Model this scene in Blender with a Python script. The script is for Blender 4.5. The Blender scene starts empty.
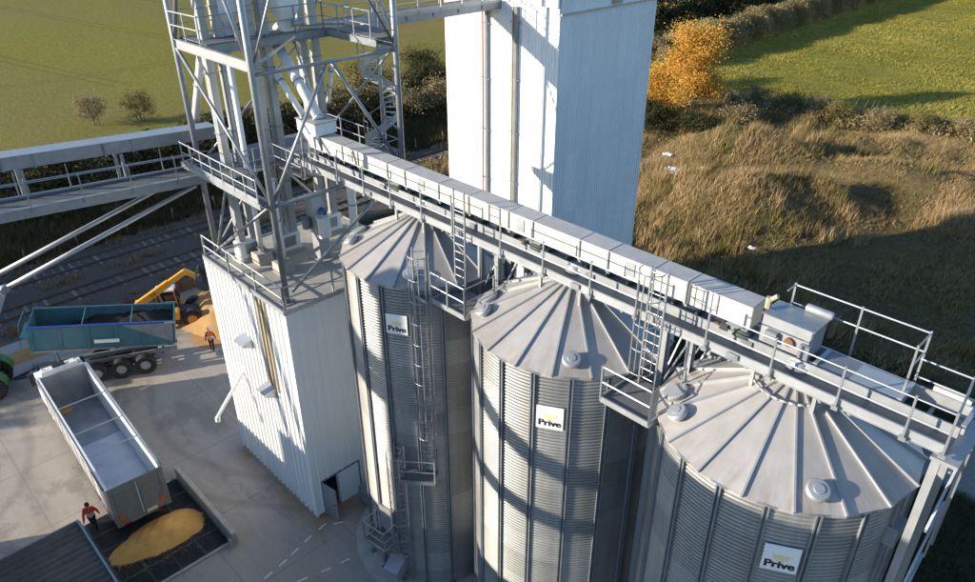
import bpy, bmesh, math, random
import numpy as np
from mathutils import Matrix, Vector
R = math.radians
random.seed(7)
rng = np.random.default_rng(7)
S = bpy.context.scene
COL = S.collection

# ------------------------------------------------------------------ camera
cam_d = bpy.data.cameras.new('camera')
cam = bpy.data.objects.new('camera', cam_d)
COL.objects.link(cam)
right = Vector((0.69759087, 0.71649266, -0.00229107))
down = Vector((0.35007275, -0.34362395, -0.87141933))
fwd = Vector((-0.62515282, 0.60709213, -0.49053348))
cam.matrix_world = Matrix(((right.x, -down.x, -fwd.x, 0), (right.y, -down.y, -fwd.y, 0), (right.z, -down.z, -fwd.z, 28), (0, 0, 0, 1)))
cam_d.sensor_fit = 'HORIZONTAL'
cam_d.sensor_width = 36
cam_d.lens = 27.105
cam_d.clip_start = 0.1
cam_d.clip_end = 3000
S.camera = cam

# ------------------------------------------------------------------ light: low autumn sun, travelling towards +X +Y
SUN_AZ, SUN_EL = R(60), R(14.6)
world = bpy.data.worlds.new('World')
S.world = world
world.use_nodes = True
wn = world.node_tree
wn.nodes.clear()
sky = wn.nodes.new('ShaderNodeTexSky')
sky.sky_type = 'NISHITA'
sky.sun_disc = False
sky.sun_elevation = SUN_EL
# the sun stands opposite to where its light travels; rotation 0 is +Y, turning towards +X
sx, sy = -math.cos(SUN_AZ), -math.sin(SUN_AZ)
sky.sun_rotation = math.atan2(sx, sy)
sky.air_density = 1.0
sky.dust_density = 0.4
sky.ozone_density = 3.6
bg = wn.nodes.new('ShaderNodeBackground')
bg.inputs['Strength'].default_value = 0.125
wo = wn.nodes.new('ShaderNodeOutputWorld')
wn.links.new(sky.outputs[0], bg.inputs[0])
wn.links.new(bg.outputs[0], wo.inputs[0])
sun_d = bpy.data.lights.new('sun', 'SUN')
sun_d.energy = 4.4
sun_d.angle = R(0.53)
sun_d.color = (1.0, 0.885, 0.71)
sun = bpy.data.objects.new('sun', sun_d)
COL.objects.link(sun)
sd = Vector((math.cos(SUN_AZ) * math.cos(SUN_EL), math.sin(SUN_AZ) * math.cos(SUN_EL), -math.sin(SUN_EL)))
sun.rotation_euler = sd.to_track_quat('-Z', 'Y').to_euler()
sun.location = (-40, -60, 60)
S.view_settings.view_transform = 'Standard'
S.view_settings.look = 'None'
S.view_settings.exposure = 1.12
S.view_settings.gamma = 1
S.view_settings.use_curve_mapping = False
S.cycles.max_bounces = 6
S.cycles.diffuse_bounces = 3
S.cycles.glossy_bounces = 3
S.cycles.transmission_bounces = 4
S.cycles.transparent_max_bounces = 8


# ------------------------------------------------------------------ materials
MATS = {}


def newmat(name):
    m = bpy.data.materials.new(name)
    m.use_nodes = True
    n = m.node_tree.nodes
    return m, n, m.node_tree.links, n['Principled BSDF']


def nd(n, t, **kw):
    x = n.new('ShaderNode' + t)
    for k, v in kw.items():
        setattr(x, k, v)
    return x


def noise(n, l, vec, scale, detail=4, rough=0.6, stretch=None):
    if stretch:
        mp = nd(n, 'Mapping')
        mp.inputs['Scale'].default_value = stretch
        l.new(vec, mp.inputs[0])
        vec = mp.outputs[0]
    t = nd(n, 'TexNoise')
    t.inputs['Scale'].default_value = scale
    t.inputs['Detail'].default_value = detail
    t.inputs['Roughness'].default_value = rough
    l.new(vec, t.inputs['Vector'])
    return t.outputs[0]


def ramp(n, l, fac, stops):
    r = nd(n, 'ValToRGB')
    while len(r.color_ramp.elements) < len(stops):
        r.color_ramp.elements.new(0.5)
    for e, (p, c) in zip(r.color_ramp.elements, stops):
        e.position = p
        e.color = (*c, 1) if len(c) == 3 else c
    l.new(fac, r.inputs[0])
    return r.outputs[0]


def mix(n, l, fac, a, b, mode='MIX'):
    m = nd(n, 'Mix', data_type='RGBA', blend_type=mode)
    for s, v in ((m.inputs[0], fac), (m.inputs[6], a), (m.inputs[7], b)):
        if isinstance(v, (int, float)):
            s.default_value = v
        elif isinstance(v, tuple):
            s.default_value = (*v, 1) if len(v) == 3 else v
        else:
            l.new(v, s)
    return m.outputs[2]


def mth(n, l, op, a, b=0.0, c=0.0):
    m = nd(n, 'Math', operation=op)
    for s, v in zip(m.inputs, (a, b, c)):
        if isinstance(v, (int, float)):
            s.default_value = v
        else:
            l.new(v, s)
    return m.outputs[0]


def step(n, l, v, lo, hi):
    m = nd(n, 'MapRange', interpolation_type='SMOOTHSTEP')
    l.new(v, m.inputs[0])
    m.inputs[1].default_value = lo
    m.inputs[2].default_value = hi
    return m.outputs[0]


def bump(n, l, b, h, strength=0.3, dist=0.02):
    x = nd(n, 'Bump')
    x.inputs['Strength'].default_value = strength
    x.inputs['Distance'].default_value = dist
    l.new(h, x.inputs['Height'])
    l.new(x.outputs[0], b.inputs['Normal'])


def paint(name, col, rough=0.5, metal=0.0, var=0.12, scale=1.5, dirt=(0.16, 0.12, 0.08), dirt_amt=0.15, streak=False, obj_rand=0.0, spec=0.5):
    """a coated or bare surface with uneven tone, rain streaks and a little grime"""
    m, n, l, b = newmat(name)
    tc = nd(n, 'TexCoord').outputs['Object']
    a = noise(n, l, tc, scale, 5, 0.65)
    lo = tuple(c * (1 - var) for c in col)
    hi = tuple(min(1, c * (1 + var)) for c in col)
    c = ramp(n, l, a, [(0.3, lo), (0.7, hi)])
    g = noise(n, l, tc, scale * 0.9, 6, 0.7, (2.2, 2.2, 0.16) if streak else (1, 1, 1))
    gm = ramp(n, l, g, [(0.5, (0, 0, 0)), (0.78, (1, 1, 1))])
    c = mix(n, l, mth(n, l, 'MULTIPLY', gm, dirt_amt), c, dirt)
    if obj_rand:
        oi = nd(n, 'ObjectInfo').outputs['Random']
        k = mth(n, l, 'MULTIPLY_ADD', oi, obj_rand * 2, 1 - obj_rand)
        hs = nd(n, 'HueSaturation')
        l.new(k, hs.inputs['Value'])
        l.new(c, hs.inputs['Color'])
        c = hs.outputs[0]
    l.new(c, b.inputs['Base Color'])
    b.inputs['Metallic'].default_value = metal
    b.inputs['Specular IOR Level'].default_value = spec
    rr = nd(n, 'MapRange')
    l.new(a, rr.inputs[0])
    rr.inputs[3].default_value = rough - 0.08
    rr.inputs[4].default_value = rough + 0.1
    l.new(rr.outputs[0], b.inputs['Roughness'])
    MATS[name] = m
    return m


paint('white_clad', (0.80, 0.80, 0.79), 0.45, var=0.04, scale=0.6, dirt=(0.45, 0.42, 0.36), dirt_amt=0.25, streak=True, obj_rand=0.03)
paint('tower_clad', (0.78, 0.80, 0.82), 0.45, var=0.04, scale=0.5, dirt=(0.45, 0.44, 0.41), dirt_amt=0.4, streak=True, obj_rand=0.05)
paint('cream_steel', (0.52, 0.50, 0.44), 0.5, var=0.06, dirt=(0.35, 0.27, 0.17), dirt_amt=0.3, streak=True, obj_rand=0.04)
paint('galv', (0.29, 0.315, 0.345), 0.42, 0.6, var=0.14, scale=3, dirt=(0.22, 0.19, 0.15), dirt_amt=0.3)
paint('galv_dull', (0.23, 0.25, 0.27), 0.55, 0.35, var=0.16, scale=2, dirt=(0.2, 0.17, 0.13), dirt_amt=0.35)
paint('galv_light', (0.38, 0.40, 0.42), 0.45, 0.5, var=0.08, scale=2, dirt=(0.3, 0.25, 0.18), dirt_amt=0.3, streak=True)
paint('dusty_lid', (0.44, 0.43, 0.41), 0.55, 0.25, var=0.12, scale=2.5, dirt=(0.28, 0.25, 0.21), dirt_amt=0.4, obj_rand=0.06)
paint('galv_dark', (0.20, 0.22, 0.24), 0.5, 0.4, var=0.15, scale=2)
paint('grating', (0.15, 0.155, 0.16), 0.7, 0.3, var=0.25, scale=8)
paint('white_pipe', (0.76, 0.76, 0.74), 0.4, var=0.05, dirt=(0.4, 0.3, 0.18), dirt_amt=0.35, streak=True)
paint('blue_motor', (0.03, 0.13, 0.28), 0.45)
paint('green_motor', (0.05, 0.07, 0.055), 0.5)
paint('rust', (0.16, 0.075, 0.04), 0.85, var=0.35, scale=3)
paint('rubber', (0.02, 0.02, 0.021), 0.8, var=0.2, dirt=(0.18, 0.14, 0.1), dirt_amt=0.35, scale=4)
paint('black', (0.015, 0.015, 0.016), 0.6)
paint('dark_steel', (0.05, 0.052, 0.055), 0.6, 0.2, var=0.25, dirt=(0.22, 0.16, 0.09), dirt_amt=0.25)
paint('lorry_white', (0.78, 0.78, 0.76), 0.35, var=0.04, dirt=(0.3, 0.24, 0.17), dirt_amt=0.45, streak=True)
paint('aluminium', (0.60, 0.61, 0.62), 0.38, 0.75, var=0.1, dirt=(0.25, 0.2, 0.14), dirt_amt=0.3, scale=2)
paint('bed_alu', (0.50, 0.535, 0.58), 0.42, 0.5, var=0.12, dirt=(0.3, 0.2, 0.1), dirt_amt=0.3, scale=1.2)
paint('bed_dark', (0.30, 0.32, 0.35), 0.4, 0.5, var=0.25, dirt=(0.3, 0.2, 0.11), dirt_amt=0.4, scale=1.0)
paint('lorry_grey', (0.23, 0.22, 0.19), 0.55, 0.1, var=0.18, dirt=(0.36, 0.27, 0.16), dirt_amt=0.4, scale=3)
paint('trailer_teal', (0.04, 0.13, 0.165), 0.5, var=0.14, dirt=(0.2, 0.16, 0.11), dirt_amt=0.35, scale=2)
paint('trailer_blue', (0.03, 0.075, 0.26), 0.5, var=0.12, dirt=(0.2, 0.16, 0.11), dirt_amt=0.3)
paint('black_load', (0.012, 0.011, 0.010), 0.95, var=0.5, scale=6)
paint('tractor_green', (0.05, 0.16, 0.03), 0.4)
paint('tractor_red', (0.45, 0.02, 0.02), 0.45)
paint('digger_yellow', (0.66, 0.30, 0.025), 0.42, var=0.08, dirt=(0.15, 0.09, 0.04), dirt_amt=0.35)
paint('hub_orange', (0.62, 0.20, 0.02), 0.5)
paint('orange_mark', (0.62, 0.14, 0.03), 0.5)
paint('concrete_block', (0.36, 0.34, 0.30), 0.85, var=0.15, dirt=(0.2, 0.13, 0.08), dirt_amt=0.4)
paint('roof_deck', (0.34, 0.33, 0.30), 0.8, var=0.14, scale=1.1, dirt=(0.16, 0.13, 0.1), dirt_amt=0.4)
paint('beige_sheet', (0.36, 0.31, 0.23), 0.6, var=0.2, scale=2, dirt=(0.25, 0.18, 0.1), dirt_amt=0.3)
paint('red_pipe', (0.36, 0.10, 0.06), 0.6)
paint('sleeper', (0.16, 0.145, 0.125), 0.9, var=0.3, scale=2, obj_rand=0.5)
paint('rail_steel', (0.10, 0.07, 0.055), 0.6, 0.3, var=0.2)
paint('mark_white', (0.68, 0.67, 0.63), 0.8, var=0.2, scale=6, dirt=(0.3, 0.26, 0.2), dirt_amt=0.6)
paint('hi_vis', (0.90, 0.14, 0.04), 0.8)
paint('hi_vis_red', (0.85, 0.08, 0.045), 0.8)
paint('reflective', (0.75, 0.75, 0.70), 0.4)
paint('navy_cloth', (0.016, 0.018, 0.026), 0.9)
paint('skin', (0.52, 0.30, 0.20), 0.6)
paint('hair', (0.03, 0.02, 0.015), 0.8)
paint('helmet', (0.72, 0.72, 0.70), 0.4)
paint('sign_white', (0.80, 0.80, 0.79), 0.45, var=0.02)
paint('sign_black', (0.012, 0.012, 0.013), 0.5)
paint('sign_yellow', (0.78, 0.68, 0.38), 0.5)
paint('litter', (0.72, 0.73, 0.74), 0.6)
paint('bark', (0.12, 0.09, 0.065), 0.9, var=0.35, scale=6)
paint('birch_bark', (0.34, 0.30, 0.25), 0.85, var=0.45, scale=5)
paint('fibre_roof', (0.115, 0.10, 0.088), 0.9, var=0.3, scale=1.0, dirt=(0.22, 0.19, 0.16), dirt_amt=0.5, obj_rand=0.12)
paint('lamp_lens', (0.5, 0.5, 0.46), 0.2)


def glass(name, col):
    m, n, l, b = newmat(name)
    b.inputs['Base Color'].default_value = (*col, 1)
    b.inputs['Roughness'].default_value = 0.06
    b.inputs['Specular IOR Level'].default_value = 0.8
    MATS[name] = m


glass('glass', (0.02, 0.025, 0.03))


def silo_mat(name, col, metal, rough, rows):
    """galvanised sheet: every sheet weathered a little differently, spangle and water marks"""
    m, n, l, b = newmat(name)
    tco = nd(n, 'TexCoord').outputs['Object']
    oi = nd(n, 'ObjectInfo').outputs['Random']
    sep = nd(n, 'SeparateXYZ')
    l.new(tco, sep.inputs[0])
    row = mth(n, l, 'FLOOR', mth(n, l, 'DIVIDE', sep.outputs[2], rows))
    cmb = nd(n, 'CombineXYZ')
    l.new(row, cmb.inputs[0])
    l.new(mth(n, l, 'MULTIPLY', oi, 91.7), cmb.inputs[1])
    wnz = nd(n, 'TexWhiteNoise', noise_dimensions='3D')
    l.new(cmb.outputs[0], wnz.inputs[0])
    off = nd(n, 'VectorMath', operation='ADD')
    l.new(tco, off.inputs[0])
    cm2 = nd(n, 'CombineXYZ')
    l.new(mth(n, l, 'MULTIPLY', oi, 37.0), cm2.inputs[0])
    l.new(cm2.outputs[0], off.inputs[1])
    a = noise(n, l, off.outputs[0], 1.1, 5, 0.65)
    st = noise(n, l, off.outputs[0], 1.3, 5, 0.7, (3.0, 3.0, 0.12))
    sp = noise(n, l, off.outputs[0], 14, 2, 0.5)
    c = ramp(n, l, a, [(0.3, tuple(x * 0.88 for x in col)), (0.7, tuple(x * 1.08 for x in col))])
    c = mix(n, l, mth(n, l, 'MULTIPLY', ramp(n, l, st, [(0.46, (0, 0, 0)), (0.72, (1, 1, 1))]), 0.5), c, (0.20, 0.175, 0.14))
    hs = nd(n, 'HueSaturation')
    v = mth(n, l, 'MULTIPLY_ADD', wnz.outputs[0], 0.34, 0.80)
    v = mth(n, l, 'ADD', v, mth(n, l, 'MULTIPLY', mth(n, l, 'SUBTRACT', sp, 0.5), 0.12))
    l.new(v, hs.inputs['Value'])
    l.new(c, hs.inputs['Color'])
    l.new(hs.outputs[0], b.inputs['Base Color'])
    b.inputs['Metallic'].default_value = metal
    rr = nd(n, 'MapRange')
    l.new(a, rr.inputs[0])
    rr.inputs[3].default_value = rough - 0.06
    rr.inputs[4].default_value = rough + 0.1
    l.new(rr.outputs[0], b.inputs['Roughness'])
    MATS[name] = m


silo_mat('silo_wall', (0.275, 0.28, 0.28), 0.58, 0.50, 1.1)


def roof_mat():
    m, n, l, b = newmat('silo_roof')
    tco = nd(n, 'TexCoord').outputs['Object']
    oi = nd(n, 'ObjectInfo').outputs['Random']
    sep = nd(n, 'SeparateXYZ')
    l.new(tco, sep.inputs[0])
    off = nd(n, 'VectorMath', operation='ADD')
    l.new(tco, off.inputs[0])
    cm = nd(n, 'CombineXYZ')
    l.new(mth(n, l, 'MULTIPLY', oi, 53.0), cm.inputs[2])
    l.new(cm.outputs[0], off.inputs[1])
    a = noise(n, l, off.outputs[0], 1.0, 6, 0.65)
    st = noise(n, l, off.outputs[0], 2.2, 6, 0.7, (0.35, 3.0, 1.0))
    c = ramp(n, l, a, [(0.3, (0.385, 0.365, 0.345)), (0.7, (0.50, 0.475, 0.45))])
    # dust that has washed down to the eave
    edge = step(n, l, mth(n, l, 'SQRT', mth(n, l, 'ADD', mth(n, l, 'MULTIPLY', sep.outputs[0], sep.outputs[0]), mth(n, l, 'MULTIPLY', sep.outputs[1], sep.outputs[1]))), 2.3, 3.3)
    dm = mth(n, l, 'MULTIPLY', edge, ramp(n, l, st, [(0.42, (0, 0, 0)), (0.75, (1, 1, 1))]))
    c = mix(n, l, mth(n, l, 'MULTIPLY', dm, 0.55), c, (0.30, 0.20, 0.12))
    c = mix(n, l, mth(n, l, 'MULTIPLY', ramp(n, l, st, [(0.48, (0, 0, 0)), (0.74, (1, 1, 1))]), 0.26), c, (0.30, 0.255, 0.21))
    hs = nd(n, 'HueSaturation')
    l.new(mth(n, l, 'MULTIPLY_ADD', oi, 0.26, 0.87), hs.inputs['Value'])
    l.new(c, hs.inputs['Color'])
    l.new(hs.outputs[0], b.inputs['Base Color'])
    b.inputs['Metallic'].default_value = 0.35
    b.inputs['Roughness'].default_value = 0.5
    MATS['silo_roof'] = m


roof_mat()


def grain_mat(name, c0, c1):
    m, n, l, b = newmat(name)
    tc = nd(n, 'TexCoord').outputs['Object']
    a = noise(n, l, tc, 1.3, 5, 0.7)
    g = noise(n, l, tc, 45, 3, 0.7)
    l.new(mix(n, l, 0.35, ramp(n, l, a, [(0.3, c0), (0.7, c1)]), ramp(n, l, g, [(0.3, c0), (0.7, c1)])), b.inputs['Base Color'])
    b.inputs['Roughness'].default_value = 0.9
    bump(n, l, b, g, 0.6, 0.03)
    MATS[name] = m


grain_mat('wheat', (0.52, 0.26, 0.06), (0.76, 0.43, 0.12))
grain_mat('meal', (0.33, 0.185, 0.07), (0.50, 0.30, 0.12))


def yard_mat():
    m, n, l, b = newmat('yard_concrete')
    P = nd(n, 'NewGeometry').outputs['Position']
    sep = nd(n, 'SeparateXYZ')
    l.new(P, sep.inputs[0])
    big = noise(n, l, P, 0.11, 6, 0.65)
    med = noise(n, l, P, 0.55, 7, 0.7)
    fine = noise(n, l, P, 9, 4, 0.7)
    trk = noise(n, l, P, 0.5, 5, 0.65, (0.12, 1.3, 1))
    trk2 = noise(n, l, P, 0.5, 5, 0.65, (1.1, 0.14, 1))
    c = ramp(n, l, big, [(0.3, (0.30, 0.262, 0.22)), (0.7, (0.44, 0.39, 0.335))])
    c = mix(n, l, mth(n, l, 'MULTIPLY', ramp(n, l, trk, [(0.5, (0, 0, 0)), (0.72, (1, 1, 1))]), 0.45), c, (0.17, 0.155, 0.14))
    c = mix(n, l, mth(n, l, 'MULTIPLY', ramp(n, l, trk2, [(0.54, (0, 0, 0)), (0.72, (1, 1, 1))]), 0.3), c, (0.19, 0.165, 0.14))
    c = mix(n, l, mth(n, l, 'MULTIPLY', ramp(n, l, med, [(0.54, (0, 0, 0)), (0.74, (1, 1, 1))]), 0.75), c, (0.28, 0.18, 0.11))
    sc = noise(n, l, P, 0.8, 4, 0.6, (0.5, 2.6, 1))
    c = mix(n, l, mth(n, l, 'MULTIPLY', ramp(n, l, sc, [(0.62, (0, 0, 0)), (0.7, (1, 1, 1))]), 0.35), c, (0.46, 0.43, 0.39))
    wear = noise(n, l, P, 0.23, 8, 0.72, (1.0, 1.6, 1))
    c = mix(n, l, mth(n, l, 'MULTIPLY', ramp(n, l, wear, [(0.52, (0, 0, 0)), (0.60, (1, 1, 1))]), 0.65), c, (0.15, 0.135, 0.12))
    spl = noise(n, l, P, 1.7, 8, 0.8)
    c = mix(n, l, mth(n, l, 'MULTIPLY', ramp(n, l, spl, [(0.60, (0, 0, 0)), (0.68, (1, 1, 1))]), 0.5), c, (0.42, 0.37, 0.31))
    # tyre arcs where lorries swing round
    for ax, ay, ar in ((-44.0, -7.0, 9.0), (-44.0, -7.0, 11.1), (-36.5, 22.0, 12.5), (-36.5, 22.0, 14.4), (-30.0, -4.0, 6.0)):
        dxx = mth(n, l, 'SUBTRACT', sep.outputs[0], ax)
        dyy = mth(n, l, 'SUBTRACT', sep.outputs[1], ay)
        rr_ = mth(n, l, 'SQRT', mth(n, l, 'ADD', mth(n, l, 'MULTIPLY', dxx, dxx), mth(n, l, 'MULTIPLY', dyy, dyy)))
        ring = mth(n, l, 'SUBTRACT', 1.0, step(n, l, mth(n, l, 'ABSOLUTE', mth(n, l, 'SUBTRACT', mth(n, l, 'ADD', rr_, mth(n, l, 'MULTIPLY', big, 2.0)), ar + 1.0)), 0.05, 0.42))
        c = mix(n, l, mth(n, l, 'MULTIPLY', mth(n, l, 'MULTIPLY', ring, med), 0.75), c, (0.12, 0.11, 0.10))
    # pour joints between the concrete bays
    jx = mth(n, l, 'ABSOLUTE', mth(n, l, 'SUBTRACT', mth(n, l, 'FRACT', mth(n, l, 'DIVIDE', sep.outputs[0], 5.2)), 0.5))
    jy = mth(n, l, 'ABSOLUTE', mth(n, l, 'SUBTRACT', mth(n, l, 'FRACT', mth(n, l, 'DIVIDE', sep.outputs[1], 5.2)), 0.5))
    jm = mth(n, l, 'MAXIMUM', mth(n, l, 'LESS_THAN', jx, 0.007), mth(n, l, 'LESS_THAN', jy, 0.007))
    c = mix(n, l, mth(n, l, 'MULTIPLY', jm, 0.45), c, (0.13, 0.10, 0.08))
    c = mix(n, l, 0.3, c, ramp(n, l, fine, [(0.2, (0.2, 0.18, 0.16)), (0.8, (0.42, 0.39, 0.35))]))
    # dust piled along the intake house
    near = mth(n, l, 'MULTIPLY', step(n, l, sep.outputs[1], 11.2, 12.4), mth(n, l, 'SUBTRACT', 1.0, step(n, l, sep.outputs[0], -24.8, -23.5)))
    near = mth(n, l, 'MULTIPLY', near, step(n, l, sep.outputs[0], -33.0, -32.0))
    c = mix(n, l, mth(n, l, 'MULTIPLY', near, ramp(n, l, med, [(0.3, (0, 0, 0)), (0.6, (1, 1, 1))])), c, (0.34, 0.20, 0.10))
    l.new(c, b.inputs['Base Color'])
    b.inputs['Roughness'].default_value = 0.85
    bump(n, l, b, fine, 0.25, 0.01)
    MATS['yard'] = m


yard_mat()


def ground_mat():
    m, n, l, b = newmat('ground')
    P = nd(n, 'NewGeometry').outputs['Position']
    sep = nd(n, 'SeparateXYZ')
    l.new(P, sep.inputs[0])
    X, Y = sep.outputs[0], sep.outputs[1]
    big = noise(n, l, P, 0.018, 5, 0.6)
    med = noise(n, l, P, 0.14, 6, 0.65)
    fine = noise(n, l, P, 1.6, 6, 0.75)
    blade = noise(n, l, P, 5.0, 4, 0.75)
    wob = mth(n, l, 'MULTIPLY', mth(n, l, 'SUBTRACT', med, 0.5), 8.0)
    # winter cereal on the left: drilled rows, tramlines, thin patches
    crop = ramp(n, l, fine, [(0.25, (0.120, 0.095, 0.020)), (0.5, (0.20, 0.178, 0.026)), (0.78, (0.28, 0.255, 0.045))])
    bare = ramp(n, l, blade, [(0.3, (0.16, 0.115, 0.045)), (0.7, (0.26, 0.20, 0.08))])
    crop = mix(n, l, mth(n, l, 'MULTIPLY', ramp(n, l, big, [(0.42, (0, 0, 0)), (0.62, (1, 1, 1))]), 0.55), crop, bare)
    crop = mix(n, l, mth(n, l, 'MULTIPLY', ramp(n, l, med, [(0.5, (0, 0, 0)), (0.75, (1, 1, 1))]), 0.4), crop, (0.165, 0.195, 0.025))

    def tram(coef_x, coef_y, off, period, gap, w):
        d = mth(n, l, 'ADD', mth(n, l, 'ADD', mth(n, l, 'MULTIPLY', X, coef_x), mth(n, l, 'MULTIPLY', Y, coef_y)), off)
        f = mth(n, l, 'MULTIPLY', mth(n, l, 'FRACT', mth(n, l, 'DIVIDE', d, period)), period)
        a1 = mth(n, l, 'LESS_THAN', mth(n, l, 'ABSOLUTE', mth(n, l, 'SUBTRACT', f, 3.0)), w)
        a2 = mth(n, l, 'LESS_THAN', mth(n, l, 'ABSOLUTE', mth(n, l, 'SUBTRACT', f, 3.0 + gap)), w)
        return mth(n, l, 'MAXIMUM', a1, a2)
    t1 = mth(n, l, 'MULTIPLY', tram(0.21, -0.978, 11.0, 26.0, 1.9, 0.28), mth(n, l, 'LESS_THAN', X, -112.0))
    t2 = mth(n, l, 'MULTIPLY', tram(1.0, 0.0, 126.0, 160.0, 1.9, 0.30), mth(n, l, 'LESS_THAN', X, -90.0))
    tm = mth(n, l, 'MULTIPLY', mth(n, l, 'MAXIMUM', t1, t2), mth(n, l, 'MULTIPLY', fine, 0.6))
    crop = mix(n, l, tm, crop, (0.075, 0.058, 0.020))
    # meadow on the right
    mead = ramp(n, l, fine, [(0.25, (0.14, 0.125, 0.018)), (0.55, (0.25, 0.225, 0.036)), (0.8, (0.34, 0.30, 0.075))])
    mead = mix(n, l, mth(n, l, 'MULTIPLY', ramp(n, l, med, [(0.5, (0, 0, 0)), (0.72, (1, 1, 1))]), 0.5), mead, (0.29, 0.24, 0.09))
    # rough ground with dead grass
    scrub = ramp(n, l, fine, [(0.25, (0.05, 0.036, 0.018)), (0.55, (0.12, 0.088, 0.042)), (0.8, (0.22, 0.165, 0.085))])
    scrub = mix(n, l, mth(n, l, 'MULTIPLY', ramp(n, l, med, [(0.48, (0, 0, 0)), (0.66, (1, 1, 1))]), 0.6), scrub, (0.075, 0.075, 0.02))
    earth = ramp(n, l, blade, [(0.25, (0.10, 0.075, 0.055)), (0.75, (0.21, 0.165, 0.125))])
    turf = ramp(n, l, blade, [(0.25, (0.014, 0.015, 0.007)), (0.75, (0.036, 0.034, 0.014))])
    ballast = ramp(n, l, blade, [(0.25, (0.07, 0.056, 0.046)), (0.75, (0.165, 0.135, 0.112))])
    # zones
    yw = mth(n, l, 'ADD', Y, wob)
    xw = mth(n, l, 'ADD', X, wob)
    c = earth
    c = mix(n, l, step(n, l, mth(n, l, 'ADD', Y, mth(n, l, 'MULTIPLY', wob, 0.2)), 23.5, 25.0), c, turf)
    path = mth(n, l, 'SUBTRACT', 1.0, step(n, l, mth(n, l, 'ABSOLUTE', mth(n, l, 'SUBTRACT', mth(n, l, 'ADD', Y, mth(n, l, 'MULTIPLY', wob, 0.15)), 40.0)), 2.2, 3.2))
    path = mth(n, l, 'MULTIPLY', path, step(n, l, X, -8.0, -4.0))
    c = mix(n, l, path, c, ramp(n, l, blade, [(0.2, (0.17, 0.15, 0.13)), (0.8, (0.30, 0.27, 0.24))]))
    c = mix(n, l, step(n, l, yw, 44.0, 49.0), c, scrub)
    mz = mth(n, l, 'MULTIPLY', step(n, l, mth(n, l, 'ADD', Y, mth(n, l, 'MULTIPLY', wob, 0.6)), 98.0, 103.0), step(n, l, xw, -74.0, -70.0))
    c = mix(n, l, mz, c, mead)
    c = mix(n, l, mth(n, l, 'MULTIPLY', mth(n, l, 'SUBTRACT', 1.0, step(n, l, X, -54.5, -53.0)), mth(n, l, 'SUBTRACT', 1.0, step(n, l, yw, 74.0, 80.0))), c, ballast)
    c = mix(n, l, mth(n, l, 'SUBTRACT', 1.0, step(n, l, mth(n, l, 'ADD', X, mth(n, l, 'MULTIPLY', wob, 0.3)), -75.5, -73.0)), c, scrub)
    c = mix(n, l, mth(n, l, 'MULTIPLY', mth(n, l, 'SUBTRACT', 1.0, step(n, l, X, -67.5, -65.5)), mth(n, l, 'SUBTRACT', 1.0, step(n, l, Y, 90.0, 96.0))), c, scrub)
    c = mix(n, l, mth(n, l, 'SUBTRACT', 1.0, step(n, l, mth(n, l, 'ADD', X, mth(n, l, 'MULTIPLY', wob, 0.3)), -82.0, -79.0)), c, crop)
    l.new(c, b.inputs['Base Color'])
    b.inputs['Roughness'].default_value = 0.95
    b.inputs['Specular IOR Level'].default_value = 0.15
    hsum = mth(n, l, 'ADD', mth(n, l, 'MULTIPLY', fine, 1.0), mth(n, l, 'MULTIPLY', blade, 0.5))
    bump(n, l, b, hsum, 0.7, 0.18)
    MATS['ground'] = m


ground_mat()


def foliage(name, stops, rough=0.75, trans=0.25):
    """leaf or blade colour that differs from leaf to leaf (a value stored on each face corner)"""
    m, n, l, b = newmat(name)
    at = nd(n, 'Attribute', attribute_name='tone')
    c = ramp(n, l, at.outputs['Fac'], stops)
    l.new(c, b.inputs['Base Color'])
    b.inputs['Roughness'].default_value = rough
    b.inputs['Specular IOR Level'].default_value = 0.2
    tr = nd(n, 'BsdfTranslucent')
    l.new(c, tr.inputs[0])
    ms = nd(n, 'MixShader')
    ms.inputs[0].default_value = trans
    l.new(b.outputs[0], ms.inputs[1])
    l.new(tr.outputs[0], ms.inputs[2])
    l.new(ms.outputs[0], n['Material Output'].inputs[0])
    MATS[name] = m


foliage('birch_leaf', [(0, (0.36, 0.18, 0.03)), (0.5, (0.60, 0.34, 0.06)), (1, (0.72, 0.47, 0.12))], trans=0.4)
foliage('hedge_leaf', [(0, (0.13, 0.10, 0.045)), (0.5, (0.26, 0.205, 0.10)), (1, (0.40, 0.33, 0.18))])
foliage('dark_leaf', [(0, (0.020, 0.026, 0.010)), (0.6, (0.048, 0.052, 0.018)), (1, (0.095, 0.080, 0.028))])
foliage('olive_leaf', [(0, (0.09, 0.075, 0.022)), (0.5, (0.18, 0.15, 0.045)), (1, (0.29, 0.235, 0.08))])
foliage('dry_grass', [(0, (0.13, 0.115, 0.028)), (0.3, (0.21, 0.165, 0.06)), (0.55, (0.31, 0.21, 0.10)), (0.8, (0.42, 0.30, 0.16)), (1, (0.55, 0.43, 0.26))], trans=0.15)
foliage('bank_weed', [(0, (0.035, 0.034, 0.012)), (0.6, (0.085, 0.070, 0.030)), (1, (0.19, 0.15, 0.08))])
foliage('pale_weed', [(0, (0.16, 0.115, 0.06)), (0.6, (0.28, 0.205, 0.11)), (1, (0.40, 0.30, 0.15))])
foliage('turf_blade', [(0, (0.020, 0.026, 0.008)), (0.6, (0.045, 0.05, 0.015)), (1, (0.09, 0.08, 0.03))], trans=0.1)
foliage('meadow_blade', [(0, (0.14, 0.13, 0.018)), (0.6, (0.27, 0.245, 0.04)), (1, (0.40, 0.33, 0.10))])


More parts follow.
